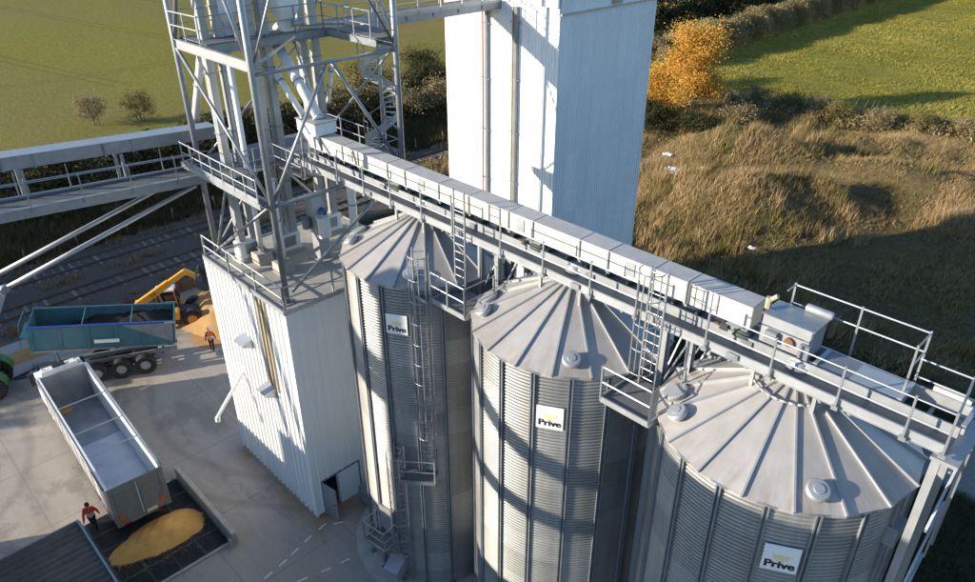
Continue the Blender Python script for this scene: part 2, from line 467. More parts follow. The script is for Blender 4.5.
# ------------------------------------------------------------------ mesh helpers
class MB:
    """collects simple solids, then becomes ONE mesh object"""

    def __init__(s):
        s.v, s.f, s.m = [], [], []
        s.mi = 0

    def _add(s, vs, fs):
        o = len(s.v)
        s.v += [tuple(p) for p in vs]
        s.f += [tuple(i + o for i in f) for f in fs]
        s.m += [s.mi] * len(fs)
        return s

    def box(s, x0, x1, y0, y1, z0, z1):
        vs = [(x, y, z) for z in (z0, z1) for y in (y0, y1) for x in (x0, x1)]
        return s._add(vs, [(0, 2, 3, 1), (4, 5, 7, 6), (0, 1, 5, 4), (2, 6, 7, 3), (0, 4, 6, 2), (1, 3, 7, 5)])

    def bbox(s, x0, x1, y0, y1, z0, z1, b=0.02):
        """box with chamfered vertical and top edges"""
        ring = lambda i, z: [(x0 + b, y0 + i, z), (x1 - b, y0 + i, z), (x1 - i, y0 + b, z), (x1 - i, y1 - b, z), (x1 - b, y1 - i, z), (x0 + b, y1 - i, z), (x0 + i, y1 - b, z), (x0 + i, y0 + b, z)]
        top = [(x0 + b, y0 + b, z1), (x1 - b, y0 + b, z1), (x1 - b, y0 + b, z1), (x1 - b, y1 - b, z1), (x1 - b, y1 - b, z1), (x0 + b, y1 - b, z1), (x0 + b, y1 - b, z1), (x0 + b, y0 + b, z1)]
        return s.loft([ring(0, z0), ring(0, z1 - b), top])

    def loft(s, rings, close=True):
        n = len(rings[0])
        vs = [p for r in rings for p in r]
        fs = []
        for k in range(len(rings) - 1):
            for i in range(n):
                j = (i + 1) % n
                fs.append((k * n + i, k * n + j, (k + 1) * n + j, (k + 1) * n + i))
        if close:
            fs.append(tuple(range(n - 1, -1, -1)))
            fs.append(tuple((len(rings) - 1) * n + i for i in range(n)))
        return s._add(vs, fs)

    def frame(s, p0, p1):
        p0, p1 = Vector(p0), Vector(p1)
        d = (p1 - p0).normalized()
        up = Vector((0, 0, 1)) if abs(d.z) < 0.95 else Vector((1, 0, 0))
        a = d.cross(up).normalized()
        return p0, p1, a, a.cross(d).normalized()

    def bar(s, p0, p1, w, h=None):
        """rectangular bar: w across, h in the upright direction"""
        h = w if h is None else h
        p0, p1, a, b = s.frame(p0, p1)
        rr = [[p + a * (i * w / 2) + b * (j * h / 2) for i, j in ((-1, -1), (1, -1), (1, 1), (-1, 1))] for p in (p0, p1)]
        return s.loft(rr)

    def tube(s, p0, p1, r0, r1=None, n=8):
        r1 = r0 if r1 is None else r1
        p0, p1, a, b = s.frame(p0, p1)
        rr = [[p + a * (r * math.cos(t)) + b * (r * math.sin(t)) for t in [2 * math.pi * k / n for k in range(n)]] for p, r in ((p0, r0), (p1, r1))]
        return s.loft(rr)

    def path(s, pts, r, n=6, closed=False):
        m = len(pts)
        for i in range(m if closed else m - 1):
            s.tube(pts[i], pts[(i + 1) % m], r, r, n)
        return s

    def lathe(s, prof, n=24, c=(0, 0, 0), axis='z', close=True):
        """profile of (radius, height)"""
        rings = []
        for r, h in prof:
            ring = []
            for k in range(n):
                t = 2 * math.pi * k / n
                u, v = r * math.cos(t), r * math.sin(t)
                p = (u, v, h) if axis == 'z' else ((h, u, v) if axis == 'x' else (v, h, u))
                ring.append((p[0] + c[0], p[1] + c[1], p[2] + c[2]))
            rings.append(ring)
        return s.loft(rings, close)

    def prism(s, poly, lo, hi, axis='z'):
        """extrude a 2-D outline along an axis"""
        def P(u, v, h):
            return (u, v, h) if axis == 'z' else ((h, u, v) if axis == 'x' else (u, h, v))
        return s.loft([[P(u, v, lo) for u, v in poly], [P(u, v, hi) for u, v in poly]])

    def quad(s, *p):
        return s._add(p, [tuple(range(len(p)))])

    def mesh(s, name, smooth=False):
        me = bpy.data.meshes.new(name)
        me.from_pydata(s.v, [], s.f)
        bm = bmesh.new()
        bm.from_mesh(me)
        bmesh.ops.recalc_face_normals(bm, faces=bm.faces)
        bm.to_mesh(me)
        bm.free()
        if smooth:
            me.shade_smooth()
        if any(s.m):
            me.polygons.foreach_set('material_index', s.m)
        return me

    def build(s, name, mat, parent=None, world=True, smooth=False, label=None):
        """mesh given in world coordinates (or in the coordinates of its thing if world is False)"""
        if parent is not None and world:
            w = wloc(parent)
            s.v = [(x - w[0], y - w[1], z - w[2]) for x, y, z in s.v]
        me = s.mesh(name, smooth)
        for k in (mat if isinstance(mat, (list, tuple)) else [mat]):
            me.materials.append(MATS[k])
        if smooth == 'auto':
            me.set_sharp_from_angle(angle=R(40))
        o = bpy.data.objects.new(name, me)
        COL.objects.link(o)
        o.parent = parent
        if label:
            o['label'] = label
        return o


def wloc(o):
    p = Vector((0, 0, 0))
    while o is not None:
        p += Vector(o.location)
        o = o.parent
    return p


def tag(o, label=None, cat=None, group=None, kind=None):
    for k, v in (('label', label), ('category', cat), ('group', group), ('kind', kind)):
        if v:
            o[k] = v
    return o


def thing(name, label, cat, loc=(0, 0, 0), rz=0, group=None):
    o = bpy.data.objects.new(name, None)
    o.empty_display_size = 0.3
    COL.objects.link(o)
    o.location = loc
    o.rotation_euler = (0, 0, rz)
    return tag(o, label, cat, group)


def inst(name, me, parent, loc=(0, 0, 0), rot=(0, 0, 0), scale=None):
    o = bpy.data.objects.new(name, me)
    COL.objects.link(o)
    o.parent = parent
    o.location = loc
    o.rotation_euler = rot
    if scale:
        o.scale = scale
    return o


def mesh_of(mb, name, mat, smooth=False):
    me = mb.mesh(name, smooth)
    for k in (mat if isinstance(mat, (list, tuple)) else [mat]):
        me.materials.append(MATS[k])
    return me


def copy_tree(o, parent=None):
    c = o.copy()
    COL.objects.link(c)
    c.parent = parent
    for ch in list(o.children):
        copy_tree(ch, c)
    return c


def np_mesh(name, V, F, mat, tone=None):
    """big mesh from numpy arrays; F all of one vertex count; tone = value per face"""
    me = bpy.data.meshes.new(name)
    nv, nf, k = len(V), len(F), F.shape[1]
    me.vertices.add(nv)
    me.vertices.foreach_set('co', np.ascontiguousarray(V, dtype=np.float32).ravel())
    me.loops.add(nf * k)
    me.loops.foreach_set('vertex_index', np.ascontiguousarray(F, dtype=np.int32).ravel())
    me.polygons.add(nf)
    me.polygons.foreach_set('loop_start', np.arange(0, nf * k, k, dtype=np.int32))
    me.polygons.foreach_set('loop_total', np.full(nf, k, dtype=np.int32))
    me.materials.append(MATS[mat])
    if tone is not None:
        a = me.attributes.new('tone', 'FLOAT', 'FACE')
        a.data.foreach_set('value', np.ascontiguousarray(tone, dtype=np.float32))
    me.update(calc_edges=True)
    return me


def link_mesh(name, me, parent=None, loc=(0, 0, 0)):
    o = bpy.data.objects.new(name, me)
    COL.objects.link(o)
    o.parent = parent
    o.location = loc
    return o


def railing(mb, pts, posts=True, h=1.1, r=0.022, spacing=1.5, rails=(1.1, 0.6), kick=0):
    """handrail along a polyline"""
    for a, b in zip(pts[:-1], pts[1:]):
        a, b = Vector(a), Vector(b)
        for z in rails:
            mb.tube(a + Vector((0, 0, z)), b + Vector((0, 0, z)), r, r, 6)
        if kick:
            mb.bar(a + Vector((0, 0, kick / 2)), b + Vector((0, 0, kick / 2)), 0.012, kick)


def rail_parts(parent, pts, mat='galv', h=1.1, spacing=1.5, rails=(1.1, 0.6), r=0.024, kick=0.0, pw=0.05):
    """each post and each rail run its own part"""
    post = mesh_of(MB().box(-pw / 2, pw / 2, -pw / 2, pw / 2, 0, h + 0.02), 'post', mat)
    w = wloc(parent)
    for a, b in zip(pts[:-1], pts[1:]):
        a, b = Vector(a), Vector(b)
        d = b - a
        k = max(1, int(round(d.length / spacing)))
        for i in range(k + 1):
            p = a + d * (i / k)
            inst('post', post, parent, p - w)
        for z in rails:
            MB().tube(a + Vector((0, 0, z)), b + Vector((0, 0, z)), r, r, 6).build('handrail', mat, parent)
        if kick:
            MB().bar(a + Vector((0, 0, kick / 2)), b + Vector((0, 0, kick / 2)), 0.012, kick).build('toe_board', mat, parent)


def ladder_parts(parent, p0, p1, side, out, width=0.46, cage=None, mat='galv', world=True, step_=0.3):
    """ladder from p0 up to p1; side = unit vector across, out = unit vector away from the wall; cage = (from, to) heights"""
    p0, p1, side, out = Vector(p0), Vector(p1), Vector(side), Vector(out)
    d = (p1 - p0)
    for s_ in (-1, 1):
        MB().bar(p0 + side * (s_ * width / 2), p1 + side * (s_ * width / 2), 0.05, 0.05).build('stile', mat, parent, world)
    n = int(d.length / step_)
    rung = None
    for i in range(n):
        p = p0 + d * ((i + 0.5) / n)
        q = p
        if rung is None:
            rung = mesh_of(MB().tube(side * (-width / 2), side * (width / 2), 0.017, 0.017, 6), 'rung', mat)
        inst('rung', rung, parent, (p - wloc(parent)) if world else p)
    if cage:
        up = d.normalized()
        rad = 0.36
        c0, c1 = cage
        L = d.length
        k = int((c1 - c0) / 0.9) + 1
        arc = [R(-100 + 200 * j / 10) for j in range(11)]
        for i in range(k + 1):
            h = c0 + (c1 - c0) * i / k
            pp = p0 + up * h + out * 0.36
            MB().path([pp + out * (rad * math.cos(t)) + side * (rad * math.sin(t)) for t in arc], 0.016, 5).build('cage_hoop', mat, parent, world)
        for t in (-75, -38, 0, 38, 75):
            o_ = out * (0.36 + rad * math.cos(R(t))) + side * (rad * math.sin(R(t)))
            MB().bar(p0 + up * c0 + o_, p0 + up * c1 + o_, 0.025, 0.025).build('cage_bar', mat, parent, world)


def text_mesh(txt, size, name, mat, bold=0.0):
    cu = bpy.data.curves.new(name, 'FONT')
    cu.body = txt
    cu.size = size
    cu.offset = bold
    cu.extrude = 0.004
    cu.align_x = 'CENTER'
    cu.align_y = 'CENTER'
    to = bpy.data.objects.new(name, cu)
    COL.objects.link(to)
    bpy.context.view_layer.update()
    me = bpy.data.meshes.new_from_object(to.evaluated_get(bpy.context.evaluated_depsgraph_get()))
    bpy.data.objects.remove(to)
    bpy.data.curves.remove(cu)
    me.materials.clear()
    me.materials.append(MATS[mat])
    return me


# ------------------------------------------------------------------ terrain
def sm(a, b, x):
    t = np.clip((x - a) / (b - a), 0, 1)
    return t * t * (3 - 2 * t)


_ph = rng.uniform(0, 6.28, 24)
_dr = rng.uniform(-1, 1, (24, 2))


def rough(x, y, scale):
    z = 0
    for k in range(12):
        f = scale * (1 + 0.35 * k)
        z = z + np.sin(x * f * _dr[k, 0] * 1.7 + y * f * _dr[k, 1] * 1.7 + _ph[k]) / (1 + 0.4 * k)
    return z * 0.25


MOUNDS = [(-33.0, 60.0, 5.0, 3.6, 3.2), (-27.5, 62.0, 4.0, 4.0, 3.2), (-38.5, 74.5, 5.0, 4.0, 3.4), (-33.0, 76.5, 4.5, 3.6, 2.6), (-22.0, 77.0, 6.0, 4.0, 3.2),
          (-24.5, 68.0, 4.0, 3.2, 2.6), (-29.5, 67.0, 3.5, 3.0, 1.6), (-36.5, 65.5, 4.0, 3.0, 1.2), (-14.0, 80.0, 6.0, 5.0, 2.0), (-46.0, 84.0, 5.0, 4.5, 1.4), (-28.0, 90.0, 9.0, 4.0, 1.2), (-14.0, 61.0, 5.0, 5.0, 0.8), (-8.0, 70.0, 6.0, 6.0, 1.5)]


def hgt(x, y):
    z = 2.3 * sm(-66.5, -76.0, x)
    z = z + 0.9 * sm(-150, -400, x) * 6
    right_side = sm(44, 52, y) * sm(-63, -56, x)
    z = z + right_side * 0.28 * rough(x, y, 0.35)
    for mx, my, rx, ry, h in MOUNDS:
        z = z + h * np.exp(-((x - mx) / rx) ** 2 - ((y - my) / ry) ** 2) * right_side
    z = z + 0.25 * rough(x, y, 0.06) * (sm(100, 115, y) + sm(-82, -92, x))
    # level pads under the yard and the track bed
    return z


def axis_pts(lo, hi, f0, f1, fine):
    a = list(np.arange(f0, f1 + 1e-6, fine))
    s, p = fine, f1
    while p < hi:
        s *= 1.25
        p += s
        a.append(p)
    s, p = fine, f0
    while p > lo:
        s *= 1.25
        p -= s
        a.insert(0, p)
    return np.array(a)


gx, gy = axis_pts(-2200, 1600, -95, 8, 0.8), axis_pts(-1600, 2200, 2, 112, 0.8)
GX, GY = np.meshgrid(gx, gy, indexing='ij')
GZ = hgt(GX, GY)
V = np.stack([GX, GY, GZ], -1).reshape(-1, 3)
ny = len(gy)
ii, jj = np.meshgrid(np.arange(len(gx) - 1), np.arange(ny - 1), indexing='ij')
b_ = (ii * ny + jj).ravel()
F = np.stack([b_, b_ + ny, b_ + ny + 1, b_ + 1], 1)
me = np_mesh('ground', V, F, 'ground')
me.shade_smooth()
tag(link_mesh('ground', me), kind='structure')

# concrete yard with a low upstand towards the tracks
tag(MB().prism([(-53.4, -40), (8, -40), (8, 12.0), (2.5, 21.5), (-24, 22.6), (-53.4, 24)], -0.3, 0.02).build('yard_pavement', 'yard'), kind='structure')

# painted dashes leading to the door: sheets laid on the concrete
DASH = [(-23.18, 15.38), (-22.07, 14.71), (-21.58, 13.84), (-21.71, 12.93), (-21.82, 11.8), (-22.01, 10.87), (-22.3, 9.8)]
DASH2 = [(-24.0, 12.9), (-24.36, 12.2), (-24.18, 11.27), (-23.95, 10.4), (-23.76, 9.65), (-23.6, 8.8)]


def dash(name, p, q):
    mb = MB()
    d = (Vector(q) - Vector(p)).normalized()
    nrm = Vector((-d.y, d.x)) * 0.042
    a, b2 = Vector(p) - d * 0.24, Vector(p) + d * 0.24
    mb.prism([tuple(a - nrm), tuple(b2 - nrm), tuple(b2 + nrm), tuple(a + nrm)], 0.022, 0.025)
    return mb


walk = tag(bpy.data.objects.new('walkway_marking', None), 'two dashed white lines painted on the yard leading to the open door', 'road marking')
COL.objects.link(walk)
for L in (DASH, DASH2):
    for i in range(len(L)):
        p = L[i]
        q = L[i + 1] if i + 1 < len(L) else (2 * L[i][0] - L[i - 1][0], 2 * L[i][1] - L[i - 1][1])
        dash('dash', p, q).build('dash', 'mark_white', walk)

# ------------------------------------------------------------------ two railway tracks along Y
sl = mesh_of(MB().bbox(-1.2, 1.2, -0.12, 0.12, 0.0, 0.10, 0.02), 'sleeper', 'sleeper')
for k, (xc, lab) in enumerate(((-57.55, 'near railway track running past the yard edge'), (-62.65, 'far railway track at the foot of the weedy bank'))):
    t = thing('railway_track', lab, 'railway track', (xc, 30, 0), 0, 'railway tracks behind the yard')
    for s_ in (-1, 1):
        mb = MB()
        c = xc + s_ * 0.79
        mb.prism([(c - 0.07, 0.08), (c + 0.07, 0.08), (c + 0.07, 0.10), (c + 0.02, 0.12), (c + 0.02, 0.20), (c + 0.036, 0.215), (c + 0.036, 0.25), (c - 0.036, 0.25), (c - 0.036, 0.215), (c - 0.02, 0.20), (c - 0.02, 0.12), (c - 0.07, 0.10)], -60, 74, 'y')
        mb.build('rail', 'rail_steel', t)
    for i in range(100):
        inst('sleeper', sl, t, (random.uniform(-.04, .04), -28 + i * 0.68, random.uniform(-0.03, 0.0)), (0, 0, random.uniform(-.02, .02)))
# ballast shoulders under each track
for k, xc in enumerate((-57.55, -62.65)):
    mb = MB()
    mb.prism([(xc - 2.3, -0.1), (xc + 2.3, -0.1), (xc + 1.5, 0.06), (xc - 1.5, 0.06)], -60, 74, 'y')
    mb.build('railway_ballast', 'ballast' if 'ballast' in MATS else 'ground')
    tag(bpy.context.scene.objects[-1] if False else COL.objects[-1], kind='structure')


# ------------------------------------------------------------------ profiled cladding
def sheet_mesh(w, h, ribs, depth, name, mat, rib_w=0.4):
    """one profiled sheet: local x across (0..w), y outwards is -y, z up (0..h)"""
    xs, ys = [], []
    p = w / ribs
    for k in range(ribs):
        x0 = k * p
        a = p * (1 - rib_w)
        s_ = min(0.05, p * 0.14)
        xs += [x0, x0 + a - s_, x0 + a, x0 + p - s_]
        ys += [0, 0, -depth, -depth]
    xs.append(w)
    ys.append(0)
    n = len(xs)
    V = [(x, y, 0) for x, y in zip(xs, ys)] + [(x, y, h) for x, y in zip(xs, ys)]
    F = [(i, i + 1, n + i + 1, n + i) for i in range(n - 1)]
    me = bpy.data.meshes.new(name)
    me.from_pydata(V, [], F)
    me.materials.append(MATS[mat])
    return me


def clad_face(parent, origin, rz, edges, rows, ribs, depth, mat, name='cladding_panel', skip=None, rib_w=0.4, lap=0.006):
    """sheets side by side along local x from origin; edges and rows are cut positions"""
    cache = {}
    ca, sa = math.cos(rz), math.sin(rz)
    w0 = wloc(parent)
    for i in range(len(edges) - 1):
        for j in range(len(rows) - 1):
            if skip and skip(i, j):
                continue
            w, h = edges[i + 1] - edges[i], rows[j + 1] - rows[j]
            key = (round(w, 3), round(h, 3))
            if key not in cache:
                cache[key] = sheet_mesh(w, h, max(1, int(round(ribs * w))), depth, name, mat, rib_w)
            off = -0.004 * (j % 2)
            p = Vector((origin[0] + ca * edges[i] - sa * off, origin[1] + sa * edges[i] + ca * off, rows[j]))
            inst(name, cache[key], parent, p - w0, (0, 0, rz))


# ------------------------------------------------------------------ intake house (white clad block under the lattice tower)
HX0, HX1, HY0, HY1, HZ = -32.4, -25.04, 12.4, 19.8, 12.0
house = thing('intake_house', 'tall white ribbed sheet metal block with open door below the lattice tower', 'building', (HX0, HY0, 0))
mb = MB()
t_ = 0.12
mb.box(HX0 + .05, HX1 - .05, HY0 + .05, HY0 + .05 + t_, 0, HZ - .05)
mb.box(HX0 + .05, HX1 - .05, HY1 - .05 - t_, HY1 - .05, 0, HZ - .05)
mb.box(HX0 + .05, HX0 + .05 + t_, HY0 + .06 + t_, HY1 - .06 - t_, 0, HZ - .05)
xa, xb = HX1 - .05 - t_, HX1 - .05
mb.box(xa, xb, HY0 + .06 + t_, 12.9, 0, HZ - .05)
mb.box(xa, xb, 13.78, HY1 - .06 - t_, 0, HZ - .05)
mb.box(xa, xb, 12.905, 13.775, 2.05, HZ - .05)
mb.build('wall', 'white_clad', house)
MB().box(HX0 + .3, HX1 - .5, HY0 + .3, HY1 - .3, 0.021, 0.03).build('floor_slab', 'concrete_block', house)
fe = [0, 1.16, 2.32, 3.48, 4.64, 5.64, 6.5, 7.36]
clad_face(house, (HX0, HY0), 0, fe, [0.1, 6.85, HZ - .02], 2.9, 0.085, 'white_clad', skip=lambda i, j: i == 4 and j == 1, rib_w=0.45)
clad_face(house, (HX0, HY0 - 0.012), 0, fe, [0.1, 6.85, HZ - .02], 2.9, 0.085, 'beige_sheet', 'translucent_strip', skip=lambda i, j: not (i == 4 and j == 1), rib_w=0.45)
# side wall towards the silos: flat sheets with standing joints
re_ = [0, 0.45] + [0.45 + 0.93, 2.62] + [2.62 + k * 0.955 for k in range(1, 6)]
clad_face(house, (HX1, HY0), R(90), re_, [0.1, 2.08, HZ - .02], 2.1, 0.04, 'white_clad', skip=lambda i, j: j == 0 and i in (1, 2), rib_w=0.16)
clad_face(house, (HX0, HY1), R(-90), [0, 1.85, 3.7, 5.55, 7.4], [0.1, HZ - .02], 2.9, 0.05, 'white_clad')
clad_face(house, (HX1, HY1), R(180), [0, 1.84, 3.68, 5.52, 7.36], [0.1, HZ - .02], 2.9, 0.05, 'white_clad')
# door pair: one leaf open, one shut
MB().box(HX1 + 0.0, HX1 + 0.05, 13.80, 15.02, 0.05, 2.04).build('door', 'white_clad', house)
d = MB().box(0, 0.95, -0.025, 0.025, 0.0, 1.98).build('door', 'galv_light', house, False, label='open white door leaf standing out from the wall')
d.location = (HX1 - HX0 + 0.03, 12.87 - HY0, 0.05)
d.rotation_euler = (0, 0, R(9))
MB().tube((0.86, -0.03, 1.0), (0.86, -0.09, 1.0), 0.02).box(0.74, 0.88, -0.10, -0.085, 0.985, 1.015).build('handle', 'dark_steel', d, False)
mb = MB()
mb.box(HX1 + .002, HX1 + .06, 12.84, 12.895, 0.03, 2.12).box(HX1 + .002, HX1 + .06, 15.04, 15.09, 0.03, 2.12).box(HX1 + .002, HX1 + .062, 12.9, 15.035, 2.06, 2.13)
mb.build('door_frame', 'galv_dark', house)
# roof deck, edge trim, corner trims
MB().box(HX0 - .03, HX1 + .03, HY0 - .07, HY1 + .05, HZ - .015, HZ + .05).build('roof_deck', 'roof_deck', house)
for a, b2 in (((HX0 - .08, HY0 - .09), (HX1 + .06, HY0 - .09)), ((HX1 + .06, HY0 - .09), (HX1 + .06, HY1 + .08)), ((HX1 + .06, HY1 + .08), (HX0 - .08, HY1 + .08)), ((HX0 - .08, HY1 + .08), (HX0 - .08, HY0 - .09))):
    MB().bar((*a, HZ + .0), (*b2, HZ + .0), 0.07, 0.22).build('edge_trim', 'galv_light', house)
for x, y in ((HX0 - .01, HY0 - .06), (HX1 + .012, HY0 - .04)):
    MB().box(x - .07, x + .07, y - .03, y + .08, 0.05, HZ - .12).build('corner_trim', 'white_clad', house)
# hooded vents on the front
for (x, z) in ((-29.55, 8.75), (-27.95, 6.7)):
    mb = MB()
    mb.prism([(HY0 - .06, z + .28), (HY0 - .62, z + .05), (HY0 - .62, z - .02), (HY0 - .06, z - .3)], x - .0, x + .85, 'x')
    mb.build('vent_hood', 'galv_light', house)
# sampling pipe propped out from the front wall
mb = MB()
mb.tube((-30.4, HY0 - .04, 6.35), (-30.4, HY0 - 1.95, 4.25), 0.09, 0.09, 10).box(-30.55, -30.25, HY0 - .12, HY0 - .055, 6.2, 6.55)
mb.tube((-30.4, HY0 - 1.85, 4.36), (-30.4, HY0 - 1.9, 4.1), 0.13, 0.13, 8)
mb.build('sampling_pipe', 'white_pipe', house)
# dust stain strip along the wall foot is in the yard; a kerb course under the cladding
MB().box(HX0 - .03, HX1 - .0, HY0 - .10, HY0 + .03, 0.0, 0.14).build('plinth', 'concrete_block', house)
rail_parts(house, [(HX0 - .02, HY0 + .02, HZ + .05), (HX1 - .04, HY0 + .02, HZ + .05), (HX1 - .04, HY1 - .1, HZ + .05)], 'galv_light', 1.1, 2.4, (1.08, 0.55), 0.035, pw=.07)

# ------------------------------------------------------------------ white tower behind
TX0, TX1, TY0, TY1, TZ = -34.0, -25.32, 29.7, 38.03, 33.0
tower = thing('works_tower', 'very tall white ribbed sheet metal tower behind the silos', 'tower', (TX0, TY0, 0))
MB().box(TX0 + .08, TX1 - .08, TY0 + .08, TY1 - .08, 0, TZ).build('wall', 'tower_clad', tower)
rows = [0.1, 3.75, 7.3, 10.85, 14.4, 17.95, 22.02]
up = [22.02, 25.5, 29.0, 32.9]
fx = [k * 8.68 / 9 for k in range(10)]
fy = [k * 8.33 / 8 for k in range(9)]
clad_face(tower, (TX0, TY0), 0, fx, rows + up[1:], 5.2, 0.035, 'tower_clad', rib_w=0.35)
clad_face(tower, (TX1, TY0), R(90), fy, rows, 4.8, 0.035, 'tower_clad', rib_w=0.35)
clad_face(tower, (TX1 + .06, TY0), R(90), fy, up, 4.8, 0.035, 'tower_clad', rib_w=0.35)
clad_face(tower, (TX0, TY1), R(-90), [0, 2.08, 4.16, 6.25, 8.33], [0.1, 16, 32.9], 4.8, 0.035, 'tower_clad')
clad_face(tower, (TX1, TY1), R(180), [0, 2.17, 4.34, 6.51, 8.68], [0.1, 16, 32.9], 4.8, 0.035, 'tower_clad')
MB().box(TX0 - .1, TX1 + .15, TY0 - .1, TY1 + .1, TZ - .1, TZ + .15).build('roof', 'galv_dull', tower)
MB().box(TX1 + .04, TX1 + .12, TY0 + .02, TY1 + .02, 21.93, 22.03).build('drip_flashing', 'galv_light', tower)
MB().box(TX1 + .13, TX1 + .16, TY0 + 4.1, TY0 + 4.95, 22.10, 23.3).build('louvre', 'beige_sheet', tower)
for y in (TY0, TY1):
    MB().box(TX1 - .02, TX1 + .05, y - .045, y + .06, 0.1, 21.9).build('corner_trim', 'tower_clad', tower)
MB().box(TX0 - .045, TX0 + .05, TY0 - .05, TY0 + .05, 0.1, 32.8).build('corner_trim', 'tower_clad', tower)
# projecting bay at the top of the front
bay = MB().box(-29.2, TX1 + .055, TY0 - .20, TY0 - .06, 22.35, 32.8).build('bay', 'tower_clad', tower)
clad_face(tower, (-29.2, TY0 - .21), 0, [0, 0.97, 1.94, 2.91, 3.92], up[:1] and [22.32, 25.5, 29, 32.8], 5.2, 0.03, 'tower_clad', 'bay_panel')
for (x, r, m_, nm) in ((-30.75, .05, 'red_pipe', 'downpipe'), (-30.42, .11, 'galv_dull', 'downpipe'), (-28.42, .06, 'beige_sheet', 'cable_duct'), (-28.15, .13, 'galv_dull', 'downpipe')):
    MB().tube((x, TY0 - .16, 0.2), (x, TY0 - .16, 22.1), r, r, 8).build(nm, m_, tower)
for z in (6, 9, 12, 15, 18, 21):
    MB().box(-30.95, -30.25, TY0 - .20, TY0 - .04, z, z + .05).build("pipe_clip", "galv_dull", tower)
    MB().box(-28.6, -27.95, TY0 - .20, TY0 - .04, z + .3, z + .35).build("pipe_clip", "galv_dull", tower)
# small steel frame on the ground behind the tower
fr = thing('steel_trestle', 'small blue grey steel trestle lying at the foot of the white tower', 'trestle', (-24.2, 40.5, 0))
for dx in (0, 1.6):
    for dy in (0, .8):
        MB().bar((-24.2 + dx, 40.5 + dy, 0.0), (-24.2 + dx, 40.5 + dy, .8), .08).build('leg', 'galv', fr)
for dy in (0, .8):
    MB().bar((-24.4, 40.5 + dy, .84), (-22.4, 40.5 + dy, .84), .08).build('beam', 'galv_light', fr)

# ------------------------------------------------------------------ grain silos
SR, SE, SYC = 3.19, 15.55, 16.12
SX = (-20.03, -12.68, -5.42)
RISE = 0.5          # roof slope


def silo_panel_mesh():
    a0, a1, nc = R(-9.6), R(9.6), 5
    pitch, amp = 0.12, 0.019
    z0, z1 = 0.36, SE - 0.03
    nz = int((z1 - z0) / pitch * 5)
    zz = np.linspace(z0, z1, nz + 1)
    rr = SR + amp * np.cos(2 * np.pi * zz / pitch)
    # each tier of sheet laps over the one below
    rr = rr - 0.006 * ((zz / 1.1) % 1.0)
    aa = np.linspace(a0, a1, nc + 1)
    V = np.stack([rr[:, None] * np.cos(aa)[None], rr[:, None] * np.sin(aa)[None], np.repeat(zz[:, None], nc + 1, 1)], -1).reshape(-1, 3)
    i, j = np.meshgrid(np.arange(nz), np.arange(nc), indexing='ij')
    b = (i * (nc + 1) + j).ravel()
    F = np.stack([b, b + 1, b + nc + 2, b + nc + 1], 1)
    me = np_mesh('wall_panel', V, F, 'silo_wall')
    me.shade_smooth()
    return me


def gore_mesh():
    r1, r0 = SR + 0.11, 0.42
    z = lambda r: SE + 0.03 + (SR - r) * RISE
    h = R(10)
    mb = MB()
    n = 6
    top, bot = [], []
    pts = []
    for k in range(n + 1):
        r = r1 + (r0 - r1) * k / n
        pts.append([(r * math.cos(-h), r * math.sin(-h), z(r)), (r * math.cos(h), r * math.sin(h), z(r))])
    V = [p for q in pts for p in q]
    F = [(2 * k, 2 * k + 1, 2 * k + 3, 2 * k + 2) for k in range(n)]
    # turned-down eave
    e = len(V)
    V += [(r1 * math.cos(-h), r1 * math.sin(-h), z(r1) - .07), (r1 * math.cos(h), r1 * math.sin(h), z(r1) - .07)]
    F.append((e, e + 1, 1, 0))
    me = bpy.data.meshes.new('roof_panel')
    me.from_pydata(V, [], F)
    me.materials.append(MATS['silo_roof'])
    return me


SIGN_TXT = text_mesh('Prive', 0.285, 'lettering', 'sign_black', 0.004)
# heavier strokes: the same outline laid over itself with a small sideways step
_b = bmesh.new()
for _k in range(3):
    _n = len(_b.verts)
    _b.from_mesh(SIGN_TXT)
    _b.verts.ensure_lookup_table()
    for _v in _b.verts[_n:]:
        _v.co.x += (_k - 1) * .007
        _v.co.z += _k * .0015
_b.to_mesh(SIGN_TXT)
_b.free()


def vent_mesh():
    mb = MB()
    mb.lathe([(.20, 0.0), (.20, .16), (.19, .17)], 20)
    mb.lathe([(.27, .10), (.30, .13), (.30, .22), (.26, .275), (.14, .29), (.13, .315), (.05, .32)], 24)
    return mesh_of(mb, 'roof_vent', 'galv_light', 'auto' and True)


